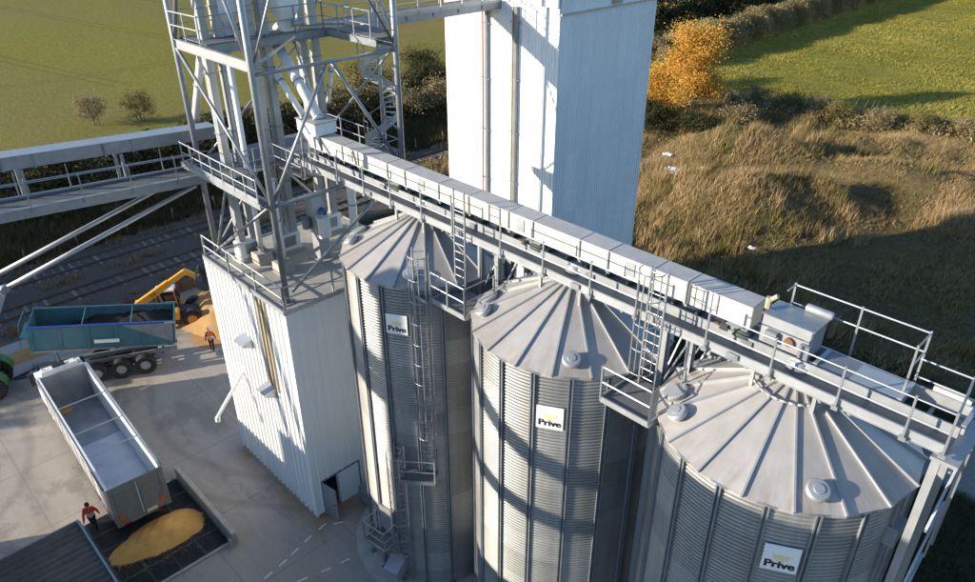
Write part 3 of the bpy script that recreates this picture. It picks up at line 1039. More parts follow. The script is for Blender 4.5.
def build_silo():
    t = thing('grain_silo', 'silo', 'silo', (0, 0, 0), 0, 'corrugated steel grain silos in a row under the gallery')
    wp, gp = silo_panel_mesh(), gore_mesh()
    st = MB()
    for s_ in (-1, 1):
        st.box(SR - .01, SR + .075, s_ * .045 - .012, s_ * .045 + .012, .3, SE - .06)
        st.box(SR + .055, SR + .085, min(s_ * .034, s_ * .075), max(s_ * .034, s_ * .075), .3, SE - .06)
    stm = mesh_of(st, 'stiffener', 'galv_dull')
    back = mesh_of(MB().box(SR - .05, SR + .0, -.07, .07, .3, SE - .05), 'stiffener_back', 'galv_dark')
    z = lambda r: SE + 0.03 + (SR - r) * RISE
    rb = MB()
    rb.bar((SR + .13, 0, z(SR + .13) + .03), (.40, 0, z(.40) + .03), .05, .085)
    rbm = mesh_of(rb, 'roof_rib', 'galv_light')
    foot = mesh_of(MB().box(SR - .08, SR + .25, -.14, .14, .3, .33).box(SR, SR + .2, -.02, .02, .33, .5), 'foot_plate', 'galv_dull')
    for k in range(18):
        inst('wall_panel', wp, t, rot=(0, 0, R(20 * k)))
        s_ = inst('stiffener', stm, t, rot=(0, 0, R(20 * k + 10)))
        inst('stiffener_back', back, s_)
        inst('foot_plate', foot, s_)
        inst('roof_panel', gp, t, rot=(0, 0, R(20 * k + 10)))
        inst('roof_rib', rbm, t, rot=(0, 0, R(20 * k)))
    # eave ring, apex collar, plinth, inside lid
    mb = MB()
    for k in range(36):
        a, b2 = R(10 * k), R(10 * k + 10)
        mb.bar(((SR + .05) * math.cos(a), (SR + .05) * math.sin(a), SE - .05), ((SR + .05) * math.cos(b2), (SR + .05) * math.sin(b2), SE - .05), .06, .06)
    mb.build('eave_ring', 'galv', t, False)
    za = z(.42)
    MB().lathe([(.47, za - .06), (.47, za + .10), (.36, za + .14), (.30, za + .15), (.30, za + .42)], 28).build('apex_collar', 'galv_light', t, False, 'auto')
    MB().lathe([(4.0, 0.0), (4.0, .27), (3.95, .30)], 64).build('plinth', 'concrete_block', t, False, 'auto')
    vm = vent_mesh()
    vm.set_sharp_from_angle(angle=R(35))
    for ang, rho in ((-50.5, 2.8), (-133, 2.8), (127, 2.8)):
        o = inst('roof_vent', vm, t, (rho * math.cos(R(ang)), rho * math.sin(R(ang)), z(rho) - .03), (0, R(0), 0))
        n = Vector((RISE * math.cos(R(ang)), RISE * math.sin(R(ang)), 1)).normalized()
        o.rotation_euler = n.to_track_quat('Z', 'Y').to_euler()
        o.scale = (.92, .92, .92)
    # flat inspection hatch beside the second vent
    ang, rho = R(-151.5), 2.8
    hm = MB().lathe([(.33, 0), (.33, .10), (.36, .11), (.36, .16), (.30, .19), (.05, .20)], 24)
    o = inst('roof_hatch', mesh_of(hm, 'roof_hatch', 'galv_light'), t, (rho * math.cos(ang), rho * math.sin(ang), z(rho) - .03))
    n = Vector((RISE * math.cos(ang), RISE * math.sin(ang), 1)).normalized()
    o.rotation_euler = n.to_track_quat('Z', 'Y').to_euler()
    # sign panel, flat, screwed onto the corrugations
    a = R(-60)
    c = Vector(((SR + .06) * math.cos(a), (SR + .06) * math.sin(a), 13.98))
    sg = inst('sign', mesh_of(MB().box(-.41, .41, -.012, .012, -.41, .41), 'sign', 'sign_white'), t, c, (0, 0, R(30)))
    sg['label'] = 'square white sign reading Prive below a pale yellow half sun'
    inst('lettering', SIGN_TXT, sg, (0, -.016, -.20), (R(90), 0, 0), (1.2, 1.12, 1))
    em = MB()
    pts = [(.20 * math.cos(R(180 + 180 * k / 12)), .06 + .20 * math.sin(R(180 + 180 * k / 12))) for k in range(13)]
    em.prism([(x, z_ + .06) for x, z_ in pts], -.022, -.013, 'y')
    for k in range(5):
        q = R(200 + 35 * k)
    inst('emblem', mesh_of(em, 'emblem', 'sign_yellow'), sg)
    return t


silo0 = build_silo()
silos = [silo0, copy_tree(silo0), copy_tree(silo0)]
for o, x, lab in zip(silos, SX, ('corrugated steel silo nearest the white building with a caged ladder down its side',
                                 'middle corrugated steel silo of the three under the gallery',
                                 'nearest corrugated steel silo at the end of the gallery with a ring round its peak')):
    o.location = (x, SYC, 0)
    o['label'] = lab
# ring rail round the peak of the near silo
zr = SE + .03 + (SR - 1.0) * RISE + .16
pts = [(math.cos(R(12 * k)) * 1.0, math.sin(R(12 * k)) * 1.0, zr) for k in range(30)]
MB().path(pts, .035, 8, True).build('roof_ring', 'galv_light', silos[2], False, True)
for k in range(6):
    a = R(60 * k + 20)
    MB().tube((math.cos(a), math.sin(a), zr), (math.cos(a), math.sin(a), zr - .2), .03).build('ring_stub', 'galv_light', silos[2], False)

# ladders and platforms on the first silo
s1 = silos[0]


def polar(a, r, z=0.0):
    return Vector((r * math.cos(R(a)), r * math.sin(R(a)), z))


def silo_ladder(par, ang, z0, z1, cage):
    out, side = polar(ang, 1), polar(ang + 90, 1)
    ladder_parts(par, polar(ang, SR + .22, z0), polar(ang, SR + .22, z1), side, out, .44, cage, 'galv', False)
    for z in np.arange(z0 + .6, min(z1, SE - .3), 1.8):
        for s_ in (-1, 1):
            MB().bar(polar(ang, SR, z) + side * (.22 * s_), polar(ang, SR + .24, z) + side * (.22 * s_), .03).build('ladder_bracket', 'galv_dull', par, False)


def silo_platform(par, ang, z, w, dpt, mat='galv'):
    out, side = polar(ang, 1), polar(ang + 90, 1)
    c = polar(ang, SR + .12, z)
    P = lambda u, v, h=0: c + side * u + out * v + Vector((0, 0, h))
    mb = MB()
    mb.loft([[P(-w, 0, h), P(w, 0, h), P(w, dpt, h), P(-w, dpt, h)] for h in (-.03, .02)])
    mb.build('platform_floor', 'grating', par, False)
    for a, b2 in ((P(-w, 0), P(-w, dpt)), (P(-w, dpt), P(w, dpt)), (P(w, dpt), P(w, 0))):
        MB().bar(a + Vector((0, 0, .0)), b2 + Vector((0, 0, .0)), .05, .16).build('platform_edge', mat, par, False)
        for hh in (.55, 1.08):
            MB().tube(a + Vector((0, 0, hh)), b2 + Vector((0, 0, hh)), .024, .024, 6).build('handrail', mat, par, False)
    for q in (P(-w, 0), P(-w, dpt), P(w, dpt), P(w, 0)):
        MB().bar(q, q + Vector((0, 0, 1.1)), .05).build('post', mat, par, False)
    for s_ in (-1, 1):
        MB().bar(P(s_ * w * .9, dpt * .9, -.05), P(s_ * w * .9, 0, -.8), .05).build('bracket', mat, par, False)


silo_ladder(s1, -43, 7.2, 17.2, (2.2, 9.9))
silo_platform(s1, -50, 7.15, .72, .72)
silo_ladder(s1, -64, .6, 8.4, (2.2, 7.6))
silo_platform(s1, -82, 2.75, .62, .8)
# access hatch above the low platform and discharge box by the foot
MB().loft([[polar(-82 + u, SR + dd, z) for u, z in ((-7, 3.0), (7, 3.0), (7, 4.3), (-7, 4.3))] for dd in (.02, .14)]).build('access_hatch', 'galv_light', s1, False)
mb = MB()
c = polar(-72, SR + .05, 0)
o1, s2_ = polar(-72, 1), polar(18, 1)
P = lambda u, v, h: c + s2_ * u + o1 * v + Vector((0, 0, h))
mb.loft([[P(-.36, 0, 1.15), P(.36, 0, 1.15), P(.36, 0, 1.9), P(-.36, 0, 1.9)], [P(-.36, .85, .9), P(.36, .85, .9), P(.36, .85, 1.55), P(-.36, .85, 1.55)]])
mb.build('outlet_box', 'galv_light', s1, False)
# fan box beside the house wall
fan = thing('aeration_fan', 'dark boxy fan unit squeezed between the white block and first silo', 'fan unit', (-24.05, 15.1, 0.02))
MB().bbox(-.45, .45, -.55, .55, 0.12, 1.05, .05).build('housing', 'galv_dull', fan, False)
MB().lathe([(.42, -.02), (.42, .30), (.36, .32), (.20, .33)], 24, (0, -.56, .6), 'y').build('fan_drum', 'galv_light', fan, False, 'auto')
MB().box(-.4, -.3, -.5, .5, 0, .12).box(.3, .4, -.5, .5, 0, .12).build('skid', 'dark_steel', fan, False)


# ------------------------------------------------------------------ conveyor gallery over the silos
GZ0 = 17.2
G0, G1 = -27.6, -1.75
gal = thing('conveyor_gallery', 'long pale steel conveyor gallery with walkway running over the three silo peaks', 'conveyor', (G0, 16.1, 0))
YN, YM, YF = 15.34, 16.02, 16.95


def channel(mb, x0, x1, y, z0, z1, sgn, t=.012, fl=.07):
    mb.box(x0, x1, y - t / 2, y + t / 2, z0, z1)
    a, b = (y - fl, y - t / 2) if sgn < 0 else (y + t / 2, y + fl)
    mb.box(x0, x1, a, b, z0, z0 + t)
    mb.box(x0, x1, a, b, z1 - t, z1)
    return mb


seg = [G0, -22.4, -17.2, -12.0, -6.8, G1]
for a, b in zip(seg[:-1], seg[1:]):
    channel(MB(), a + .003, b - .003, YN, GZ0, GZ0 + .27, -1, .012, .05).build('near_stringer', 'galv_light', gal)
    channel(MB(), a + .003, b - .003, YM, GZ0 + .02, GZ0 + .38, -1, .014, .04).build('middle_stringer', 'galv_light', gal)
    channel(MB(), a + .003, b - .003, YF, GZ0 + .02, GZ0 + .38, 1, .014, .06).build('far_stringer', 'galv_light', gal)
    for s_ in (a + .02,):
        MB().box(s_ - .16, s_ + .16, YM - .07, YM - .045, GZ0 + .1, GZ0 + .3).build('splice_plate', 'galv', gal)
        MB().box(s_ - .16, s_ + .16, YN - .075, YN - .055, GZ0 + .05, GZ0 + .22).build('splice_plate', 'galv', gal)
# walkway floor: one plank length after another
x = G0
k = 0
while x < G1 - .05:
    x1 = min(x + 2.0, G1)
    MB().box(x + .008, x1 - .008, YN + .01, YM - .06, GZ0 + .03, GZ0 + .065).build('floor_grating', 'grating', gal)
    x = x1
# cross beams and belt with idlers in the open trough
for x in np.arange(G0 + .4, G1, 1.3):
    MB().box(x - .04, x + .04, YN + .01, YF - .01, GZ0 - .10, GZ0 + .02).build('cross_beam', 'galv_dull', gal)
MB().box(G0, -6.4, YM + .06, YF - .06, GZ0 + .24, GZ0 + .27).build('trough_floor', 'galv_dark', gal)
idl = mesh_of(MB().box(-.03, .03, -.10, .34, -.02, .10).lathe([(.05, -.09), (.05, .02)], 8, (0, -.02, .08), 'y'), 'idler', 'dark_steel')
for x in np.arange(G0 + .5, -6.6, .78):
    inst('idler', idl, gal, (x - G0, YM + .20 - 16.1, GZ0 + .28))
# enclosed conveyor: flanged casing sections
CY0, CY1, CZ0, CZ1 = 16.19, 16.83, 17.71, 18.36
cx = G0 + .7
lens = []
i = 0
while cx < -6.9:
    L = (1.95, 1.1)[i % 2] if i % 5 else 1.6
    x1 = min(cx + L, -6.6)
    c = MB().bbox(cx + .012, x1 - .012, CY0, CY1, CZ0, CZ1, .02).build('casing_section', 'cream_steel', gal)
    f = MB().box(cx - .035, cx - .003, CY0 - .045, CY1 + .045, CZ0 - .02, CZ1 + .03).build('flange', 'cream_steel', c)
    f = MB().box(cx + .003, cx + .035, CY0 - .045, CY1 + .045, CZ0 - .02, CZ1 + .03).build('flange', 'galv', c)
    MB().box(cx + .02, x1 - .02, CY0 - .05, CY1 + .05, CZ1 + .002, CZ1 + .022).build('lid', 'dusty_lid', c)
    if i % 3 == 1:
        mx = (cx + x1) / 2
        MB().box(mx - .17, mx + .17, CY0 - .03, CY0 - .002, CZ0 + .12, CZ1 - .10).build('inspection_door', 'galv_light', c)
    # saddle under the casing
    MB().box(cx - .05, cx + .05, CY0 + .02, CY1 - .02, GZ0 + .38, CZ0 - .003).build('saddle', 'galv_dull', c)
    cx = x1
    i += 1
# slide gates with geared motors where the spouts drop into the silos
for sx_ in SX:
    for dx, mt in ((-1.15, 'green_motor'),):
        xx = sx_ + dx - .6
        g = MB().box(xx - .3, xx + .3, CY0 - .12, CY0 + .3, CZ0 - .16, CZ0 - .01).build('slide_gate', 'galv', gal)
        MB().lathe([(.05, -.26), (.11, -.24), (.12, -.05), (.12, .16), (.09, .2)], 12, (xx + .2, CY0 - .12, CZ0 - .16), 'x').build('motor', mt, g, True, 'auto')
        MB().box(xx - .42, xx - .2, CY0 - .22, CY0 - .05, CZ0 - .2, CZ0 - .04).build('gearbox', 'dark_steel', g)
        MB().box(xx - .62, xx - .5, CY0 - .16, CY0 - .06, CZ0 - .2, CZ0 - .12).build('limit_switch', 'rust', g)
    MB().lathe([(.24, 16.9), (.24, 17.5)], 16, (sx_, SYC, 0)).build('spout', 'galv_light', gal, True, True)
    # saddle legs standing on the roof peak
    for dx in (-.8, .8):
        for yy in (YN + .1, YF - .05):
            zz = SE + .03 + (SR - math.hypot(dx, yy - SYC)) * RISE
            MB().bar((sx_ + dx, yy, zz), (sx_ + dx, yy, GZ0 + .01), .09).build('saddle_leg', 'galv_light', gal)
# near side handrail: posts bolted outside the stringer
px_ = [-26.3, -24.4, -22.6, -20.9, -19.1, -17.45, -15.1, -13.25, -11.4, -9.75, -7.55, -5.75, -4.1, -2.6, G1 - .04]
pm = mesh_of(MB().box(-.025, .025, -.025, .025, -.02, 1.16).box(-.075, .075, -.05, .03, -.06, .05), 'post', 'galv')
for x in px_:
    inst('post', pm, gal, (x - G0, YN - .09 - 16.1, GZ0 + .03))
for a, b in zip(px_[:-1], px_[1:]):
    if abs(a + 17.45) < .1 or abs(a + 9.75) < .1:      # ladder openings
        continue
    for h in (1.12, .62):
        MB().tube((a, YN - .09, GZ0 + h), (b, YN - .09, GZ0 + h), .02, .02, 6).build('handrail', 'galv', gal)
# far side rail round the drive end
pf = [-6.35, -4.65, -3.1]
for x in pf:
    inst('post', pm, gal, (x - G0, YF + .33 - 16.1, GZ0 + .05), scale=(1, 1, 1.4))
for a, b in zip(pf[:-1], pf[1:]):
    for h in (1.62, 1.1):
        MB().tube((a, YF + .33, GZ0 + h), (b, YF + .33, GZ0 + h), .024, .024, 6).build('handrail', 'galv', gal)
# lower rail round the tip
inst('post', pm, gal, (-1.98 - G0, YF + .15 - 16.1, GZ0 + .05), scale=(1, 1, .86))
for h in (1.0, .52):
    MB().tube((-3.1, YF + .15, GZ0 + h), (-1.98, YF + .15, GZ0 + h), .023, .023, 6).build('handrail', 'galv', gal)
    MB().tube((G1 - .04, YN - .09, GZ0 + h + .1), (-1.98, YF + .15, GZ0 + h), .023, .023, 6).build('handrail', 'galv', gal)
for y0, y1, x, hs in ((YM + .4, YF + .33, -3.1, (1.62, 1.1)), (YF - .1, YF + .33, -6.35, (1.62, 1.1))):
    for h in hs:
        MB().tube((x, y0, GZ0 + h), (x, y1, GZ0 + h), .023, .023, 6).build('handrail', 'galv', gal)
for y in (YM + .42,):
    inst('post', pm, gal, (-3.1 - G0, y - 16.1, GZ0 + .05), scale=(1, 1, 1.4))
for x in pf:
    MB().bar((x, YF + .02, GZ0 + .05), (x, YF + .36, GZ0 + .05), .06, .08).build('outrigger', 'galv', gal)
# drive end: head box, motor, belt cover, deck plates, end beam
hb = MB().bbox(-6.55, -5.25, CY0 - .08, CY1 + .10, CZ0 - .16, CZ1 + .02, .03).build('head_box', 'galv_light', gal, label='pale drive box with a rusty shaft cover and a grey motor')
MB().box(-6.58, -5.2, CY0 - .12, CY1 + .14, CZ1 + .023, CZ1 + .045).build('lid', 'galv', hb)
MB().lathe([(.07, -.36), (.11, -.34), (.11, .28), (.08, .33)], 16, (-5.5, CY1 + .16, CZ1 + .12), 'x').build('motor', 'galv_light', hb, True, 'auto')
MB().lathe([(.12, -.10), (.12, 0)], 16, (-5.75, CY0 - .08, CZ0 + .18), 'y').build('shaft_cover', 'rust', hb)
MB().box(-6.35, -6.05, CY0 - .26, CY0 - .12, CZ0 + .02, CZ0 + .32).build('bearing', 'galv_dull', hb)
MB().box(-5.45, -5.2, CY0 - .24, CY0 - .12, CZ0 - .1, CZ0 + .3).build('bearing', 'galv', hb)
MB().tube((-6.55, CY0 + .1, CZ1 + .1), (-6.55, CY0 + .1, CZ1 + .4), .09).tube((-6.55, CY0 + .1, CZ1 + .3), (-6.35, CY0 + .1, CZ1 + .52), .06).build('breather', 'beige_sheet', hb)
MB().box(-5.0, -4.2, YM + .05, YF - .05, GZ0 + .36, GZ0 + .39).build('deck_plate', 'galv_dark', gal)
MB().box(-4.19, -3.1, YM + .05, YF - .05, GZ0 + .365, GZ0 + .40).build('deck_plate', 'galv_light', gal)
for x in (-5.02, -3.05, G1 + .03):
    MB().box(x - .05, x + .05, YM + .02, YF - .02, GZ0 + .2, GZ0 + .44).build('end_beam', 'galv_light', gal)
MB().box(G1 - .9, G1 - .1, YF + .08, YF + .20, GZ0 + .28, GZ0 + .48).build('cable_tray', 'cream_steel', gal)
lamp = MB().bbox(G1 - .12, G1 + .28, YF + .35, YF + .62, GZ0 + .18, GZ0 + .36, .05).build('flood_lamp', 'galv_light', gal)
MB().box(G1 - .05, G1 + .21, YF + .38, YF + .59, GZ0 + .165, GZ0 + .178).build('lens', 'lamp_lens', lamp)

# ------------------------------------------------------------------ braced steel supports between the silos
for xs, lab in ((-16.36, 'braced steel column support rising between the first and middle silo'), (-8.72, 'braced steel column support rising between the middle and near silo')):
    t = thing('support_frame', lab, 'support frame', (xs, 16.6, 0), 0, 'steel supports under the gallery')
    cols = [(xs + dx, yy) for dx in (-.42, .42) for yy in (16.0, 17.5)]
    for (x, y) in cols:
        mb = MB().box(x - .09, x + .09, y - .10, y - .085, 0, GZ0).box(x - .09, x + .09, y + .085, y + .10, 0, GZ0).box(x - .01, x + .01, y - .084, y + .084, 0, GZ0)
        mb.build('column', 'galv_light', t)
    for i in range(9):
        z0, z1 = .6 + i * 1.8, 2.4 + i * 1.8
        for y in (16.0, 17.5):
            MB().bar((xs - .33, y, z0), (xs + .33, y, z1 - .1), .05).build('brace', 'galv', t)
            MB().bar((xs - .33, y, z1), (xs + .33, y, z1), .05).build('tie', 'galv', t)
        for x in (xs - .42, xs + .42):
            MB().bar((x, 16.1, z0), (x, 17.4, z1 - .1), .05).build('brace', 'galv', t)
            MB().bar((x, 16.1, z1), (x, 17.4, z1), .05).build('tie', 'galv', t)
    # downpipe strapped behind the columns
    MB().tube((xs + .05, 17.95, .2), (xs + .05, 17.95, 16.4), .16, .16, 10).build('duct', 'galv_light', t, True, True)

# access platforms with ladders up to the gallery
for x0, x1, y0, xl, lab in ((-17.15, -15.45, 13.95, -16.93, 'small railed platform and ladder between the first and middle silo roofs'),
                            (-9.62, -8.0, 13.75, -9.05, 'small railed platform and caged ladder between the middle and near silo roofs')):
    zf = 15.25
    t = thing('access_platform', lab, 'platform', (x0, y0, zf - .1), 0, 'access platforms between silo roofs')
    y1 = 15.3
    MB().box(x0, x1, y0, y1, zf - .03, zf + .02).build('floor', 'grating', t)
    for a, b in (((x0, y0), (x1, y0)), ((x1, y0), (x1, y1)), ((x0, y1), (x0, y0))):
        MB().bar((*a, zf), (*b, zf), .05, .18).build('edge_beam', 'galv_light', t)
    rail_parts(t, [(x0, y0, zf), (x1, y0, zf), (x1, y1, zf)], 'galv', 1.1, 1.1, (1.08, .58), .026, pw=.06)
    MB().bar((x0 + .2, y0 + .1, zf - .1), (x0 + .6, y1 + .5, zf - 1.6), .07).build('bracket', 'galv', t)
    MB().bar((x1 - .2, y0 + .1, zf - .1), (x1 - .6, y1 + .5, zf - 1.6), .07).build('bracket', 'galv', t)
    ladder_parts(t, (xl, 15.12, zf - .5), (xl, 15.12, 19.05), (1, 0, 0), (0, -1, 0), .52, (1.3, 4.4) if x0 > -12 else None, 'galv')
    if x0 < -12:
        for s_ in (-1, 1):
            pass
# top hoop and stiles of the first silo's ladder reach the platform edge: a short bridge from silo to platform
br = thing('cat_walk', 'narrow grating step joining the first silo ladder top to the roof platform', 'walkway', (-17.4, 13.9, 15.2))
MB().box(-17.75, -17.17, 13.75, 14.35, 15.2, 15.24).build('floor', 'grating', br)
for y in (13.74, 14.36):
    MB().bar((-17.8, y, 15.22), (-17.16, y, 15.22), .04, .12).build('edge_beam', 'galv_light', br)

# end support by the near silo
es = thing('end_support', 'pale steel end column carrying the gallery tip beside the near silo', 'support frame', (-1.85, 16.2, 0))
for y in (15.55, 16.95):
    MB().box(-1.98, -1.80, y - .05, y - .035, 0, GZ0).box(-1.98, -1.80, y + .035, y + .05, 0, GZ0).box(-1.895, -1.875, y - .034, y + .034, 0, GZ0).build('column', 'galv_light', es)
for i in range(9):
    MB().bar((-1.6, 15.6, .5 + i * 1.8), (-1.6, 16.9, 2.2 + i * 1.8), .06).build('brace', 'galv', es)
    MB().bar((-1.6, 15.6, 2.25 + i * 1.8), (-1.6, 16.9, 2.25 + i * 1.8), .06).build('tie', 'galv', es)
MB().box(-2.55, -2.06, 15.42, 15.98, 14.05, 14.62).build('gusset_box', 'galv_dull', es)
MB().tube((-2.55, 15.35, .3), (-2.55, 15.35, 13.9), .13, .13, 10).build('downpipe', 'galv_light', es, True, True)
MB().box(-2.0, -1.45, 15.3, 17.3, GZ0 - .22, GZ0 - .13).build('cap_beam', 'galv_light', es)
# steps of a stair slanting behind the end column
for y in (16.2, 16.75):
    MB().bar((-1.5, y, 13.6), (-1.5, y, 17.0), .05).build('stile', 'galv', es)


# ------------------------------------------------------------------ lattice tower on the intake house roof
LX0, LX1, LY0, LY1 = -32.0, -25.6, 12.85, 19.5
LT = 31.0
lat = thing('lattice_tower', 'open galvanised steel lattice tower standing on the white block', 'tower', (LX0, LY0, HZ))
for (x, y) in ((LX0, LY0), (LX1, LY0), (LX1, LY1), (LX0, LY1)):
    MB().tube((x, y, HZ + .05), (x, y, LT), .13, .13, 12).build('leg', 'galv', lat, True, True)
    MB().box(x - .26, x + .26, y - .26, y + .26, HZ + .05, HZ + .09).build('base_plate', 'galv_dull', lat)
ZD, ZU = 16.5, 22.0


def beam(a, b, w=.14, h=.3, mat='galv_light', name='beam'):
    d = (Vector(b) - Vector(a))
    if abs(d.z) < 1e-3:
        mb = MB()
        u = d.normalized()
        s_ = Vector((-u.y, u.x, 0))
        A, B = Vector(a), Vector(b)
        for z0, z1, ww in ((-h / 2, -h / 2 + .02, w), (h / 2 - .02, h / 2, w), (-h / 2 + .0201, h / 2 - .0201, .02)):
            mb.loft([[p + s_ * (-ww / 2) + Vector((0, 0, z0)), p + s_ * (ww / 2) + Vector((0, 0, z0)), p + s_ * (ww / 2) + Vector((0, 0, z1)), p + s_ * (-ww / 2) + Vector((0, 0, z1))] for p in (A, B)])
    else:
        mb = MB().bar(a, b, w, h)
    return mb.build(name, mat, lat)


def brace(a, b, r=.065):
    MB().tube(a, b, r, r, 8).build('brace', 'galv', lat, True, True)


# main beams at the two decks
beam((LX0 + .16, LY0, ZU), (LX1 - .16, LY0, ZU), .16, .38)
beam((LX0 + .16, LY1, ZU), (LX1 - .16, LY1, ZU), .16, .38)
beam((LX0, LY0 + .16, ZU), (LX0, LY1 - .16, ZU), .16, .38)
beam((LX0 + .16, LY0, ZD), (LX1 - .16, LY0, ZD), .16, .34)
beam((LX0 + .16, LY1, ZD), (LX1 - .16, LY1, ZD), .16, .34)
beam((LX0, LY0 + .16, ZD), (LX0, LY1 - .16, ZD), .16, .34)
brace((LX1, LY0 + .16, ZD), (LX1, LY1 - .16, ZD), .09)
brace((LX1, LY0 + .16, ZU - .3), (LX1, LY1 - .16, ZU - .3), .075)
beam((LX0, LY0 + .16, 27.5), (LX0, LY1 - .16, 27.5))
beam((LX0 + .16, LY0, 27.5), (LX1 - .16, LY0, 27.5))
beam((LX0 + .16, LY1, 27.5), (LX1 - .16, LY1, 27.5))
beam((LX1, LY0 + .16, 27.5), (LX1, LY1 - .16, 27.5))
# front face
brace((LX0 + .1, LY0, ZU - .2), (LX1 - .15, LY0, ZD + .2), .075)
brace((LX0 + .1, LY0, HZ + .4), (LX1 - .3, LY0, ZD - .1), .075)
brace((LX0 + .1, LY0, HZ + .4), (-29.6, LY0, ZD - .15), .055)
brace((LX0 + .1, LY0, ZU + .2), (-29.2, LY0, 27.3), .09)
brace((LX1 - .1, LY0, ZU + .2), (-28.6, LY0, 27.3), .09)
# right face: upturned V between the decks, one long diagonal below
ym = (LY0 + LY1) / 2
brace((LX1, LY0 + .1, ZD + .2), (LX1, ym - .1, ZU - .3), .075)
brace((LX1, LY1 - .1, ZD + .2), (LX1, ym + .1, ZU - .3), .075)
brace((LX1, LY0 + .1, ZU + .0), (LX1, LY0 + 2.2, 26.6), .05)
brace((LX1, LY1 - .1, ZU + .0), (LX1, ym + .2, 27.0), .06)
brace((LX1, LY0 + .3, HZ + .5), (LX1, LY1 - .1, ZD - .1), .075)
brace((LX1, LY0, ZU - .1), (-28.4, 16.4, ZU + .25), .06)
# back and left faces
brace((LX0, LY0 + .1, HZ + .5), (LX0, ym, ZD - .1), .06)
brace((LX0, LY1 - .1, HZ + .5), (LX0, ym, ZD - .1), .06)
brace((LX0, LY0 + .1, ZD + .2), (LX0, LY1 - .1, ZU - .2), .06)
brace((LX0 + .1, LY1, ZD + .2), (LX1 - .1, LY1, ZU - .2), .06)
brace((LX0 + .1, LY1, ZU + .2), (-29, LY1, 27.3), .07)
brace((LX1 - .1, LY1, ZU + .2), (-28.6, LY1, 27.3), .07)
# upper deck strip with railings
for i in range(4):
    y0 = LY0 + .2 + i * 1.62
    MB().box(LX0 + .12, -29.45, y0 + .01, y0 + 1.61, ZU + .20, ZU + .24).build('floor_grating', 'grating', lat)
beam((-29.4, LY0 + .12, ZU + .02), (-29.4, LY1 - .1, ZU + .02), .12, .34, 'galv')
MB().box(-29.4, LX1 - .15, LY1 - .85, LY1 - .1, ZU + .20, ZU + .24).build('floor_grating', 'grating', lat)
beam((-29.3, LY1 - .9, ZU + .05), (LX1 - .1, LY1 - .9, ZU + .05), .1, .28, 'galv')
rail_parts(lat, [(-29.5, LY0, ZU + .22), (LX0 + .2, LY0 - .12, ZU + .22)], 'galv_light', 1.1, .95, (1.08, .55), .028)
rail_parts(lat, [(-29.42, LY0 + .1, ZU + .22), (-29.42, LY1 - 1.0, ZU + .22), (LX1 - .3, LY1 - 1.0, ZU + .22)], 'galv', 1.1, 1.3, (1.08, .55), .024)
rail_parts(lat, [(LX0 + .1, LY0 + .3, ZU + .22), (LX0 + .1, LY1, ZU + .22)], 'galv', 1.1, 1.6, (1.08, .55), .024)
# lower deck
for i in range(4):
    y0 = LY0 + .2 + i * 1.62
    MB().box(LX0 - .9, -29.2, y0 + .01, y0 + 1.61, ZD + .18, ZD + .22).build('floor_grating', 'grating', lat)
MB().box(-29.19, -26.9, 15.2, 17.2, ZD + .18, ZD + .22).build('floor_grating', 'grating', lat)
MB().box(-26.89, LX1 - .12, 17.3, LY1 - .2, ZD + .18, ZD + .22).build('floor_grating', 'grating', lat)
MB().box(-29.19, -26.9, 17.21, LY1 - .2, ZD + .18, ZD + .22).build('floor_grating', 'grating', lat)
MB().box(-32.8, LX1 - .2, LY0 - .42, LY0 - .12, ZD + .1, ZD + .14).build('floor_grating', 'grating', lat)
for (a, b) in (((-32.9, LY0 - .45), (LX1 - .1, LY0 - .45)), ((-32.9, 12.4), (-32.9, 19.2))):
    MB().bar((*a, ZD + .08), (*b, ZD + .08), .06, .24).build('edge_beam', 'galv_light', lat)
rail_parts(lat, [(-32.7, LY0 - .42, ZD + .2), (LX1 - .3, LY0 - .42, ZD + .2)], 'galv_light', 1.0, 1.0, (.95, .5), .026, kick=.16)
rail_parts(lat, [(-29.15, LY0 + .3, ZD + .2), (-29.15, 15.1, ZD + .2), (-26.9, 15.1, ZD + .2), (-26.9, 15.25, ZD + .2)], 'galv', 1.1, 1.2, (1.08, .55), .022)
rail_parts(lat, [(-31.9, LY1, ZD + .2), (LX1 - .2, LY1, ZD + .2), (LX1 - .1, 17.6, ZD + .2)], 'galv', 1.1, 1.4, (1.08, .55), .022)
# steps up to the gallery walkway
for i in range(3):
    MB().box(-27.9 + .02 - .26 * (2 - i), -27.66 - .26 * (2 - i), YN + .05, YM - .1, ZD + .36 + i * .18, ZD + .39 + i * .18).build('step', 'grating', lat)

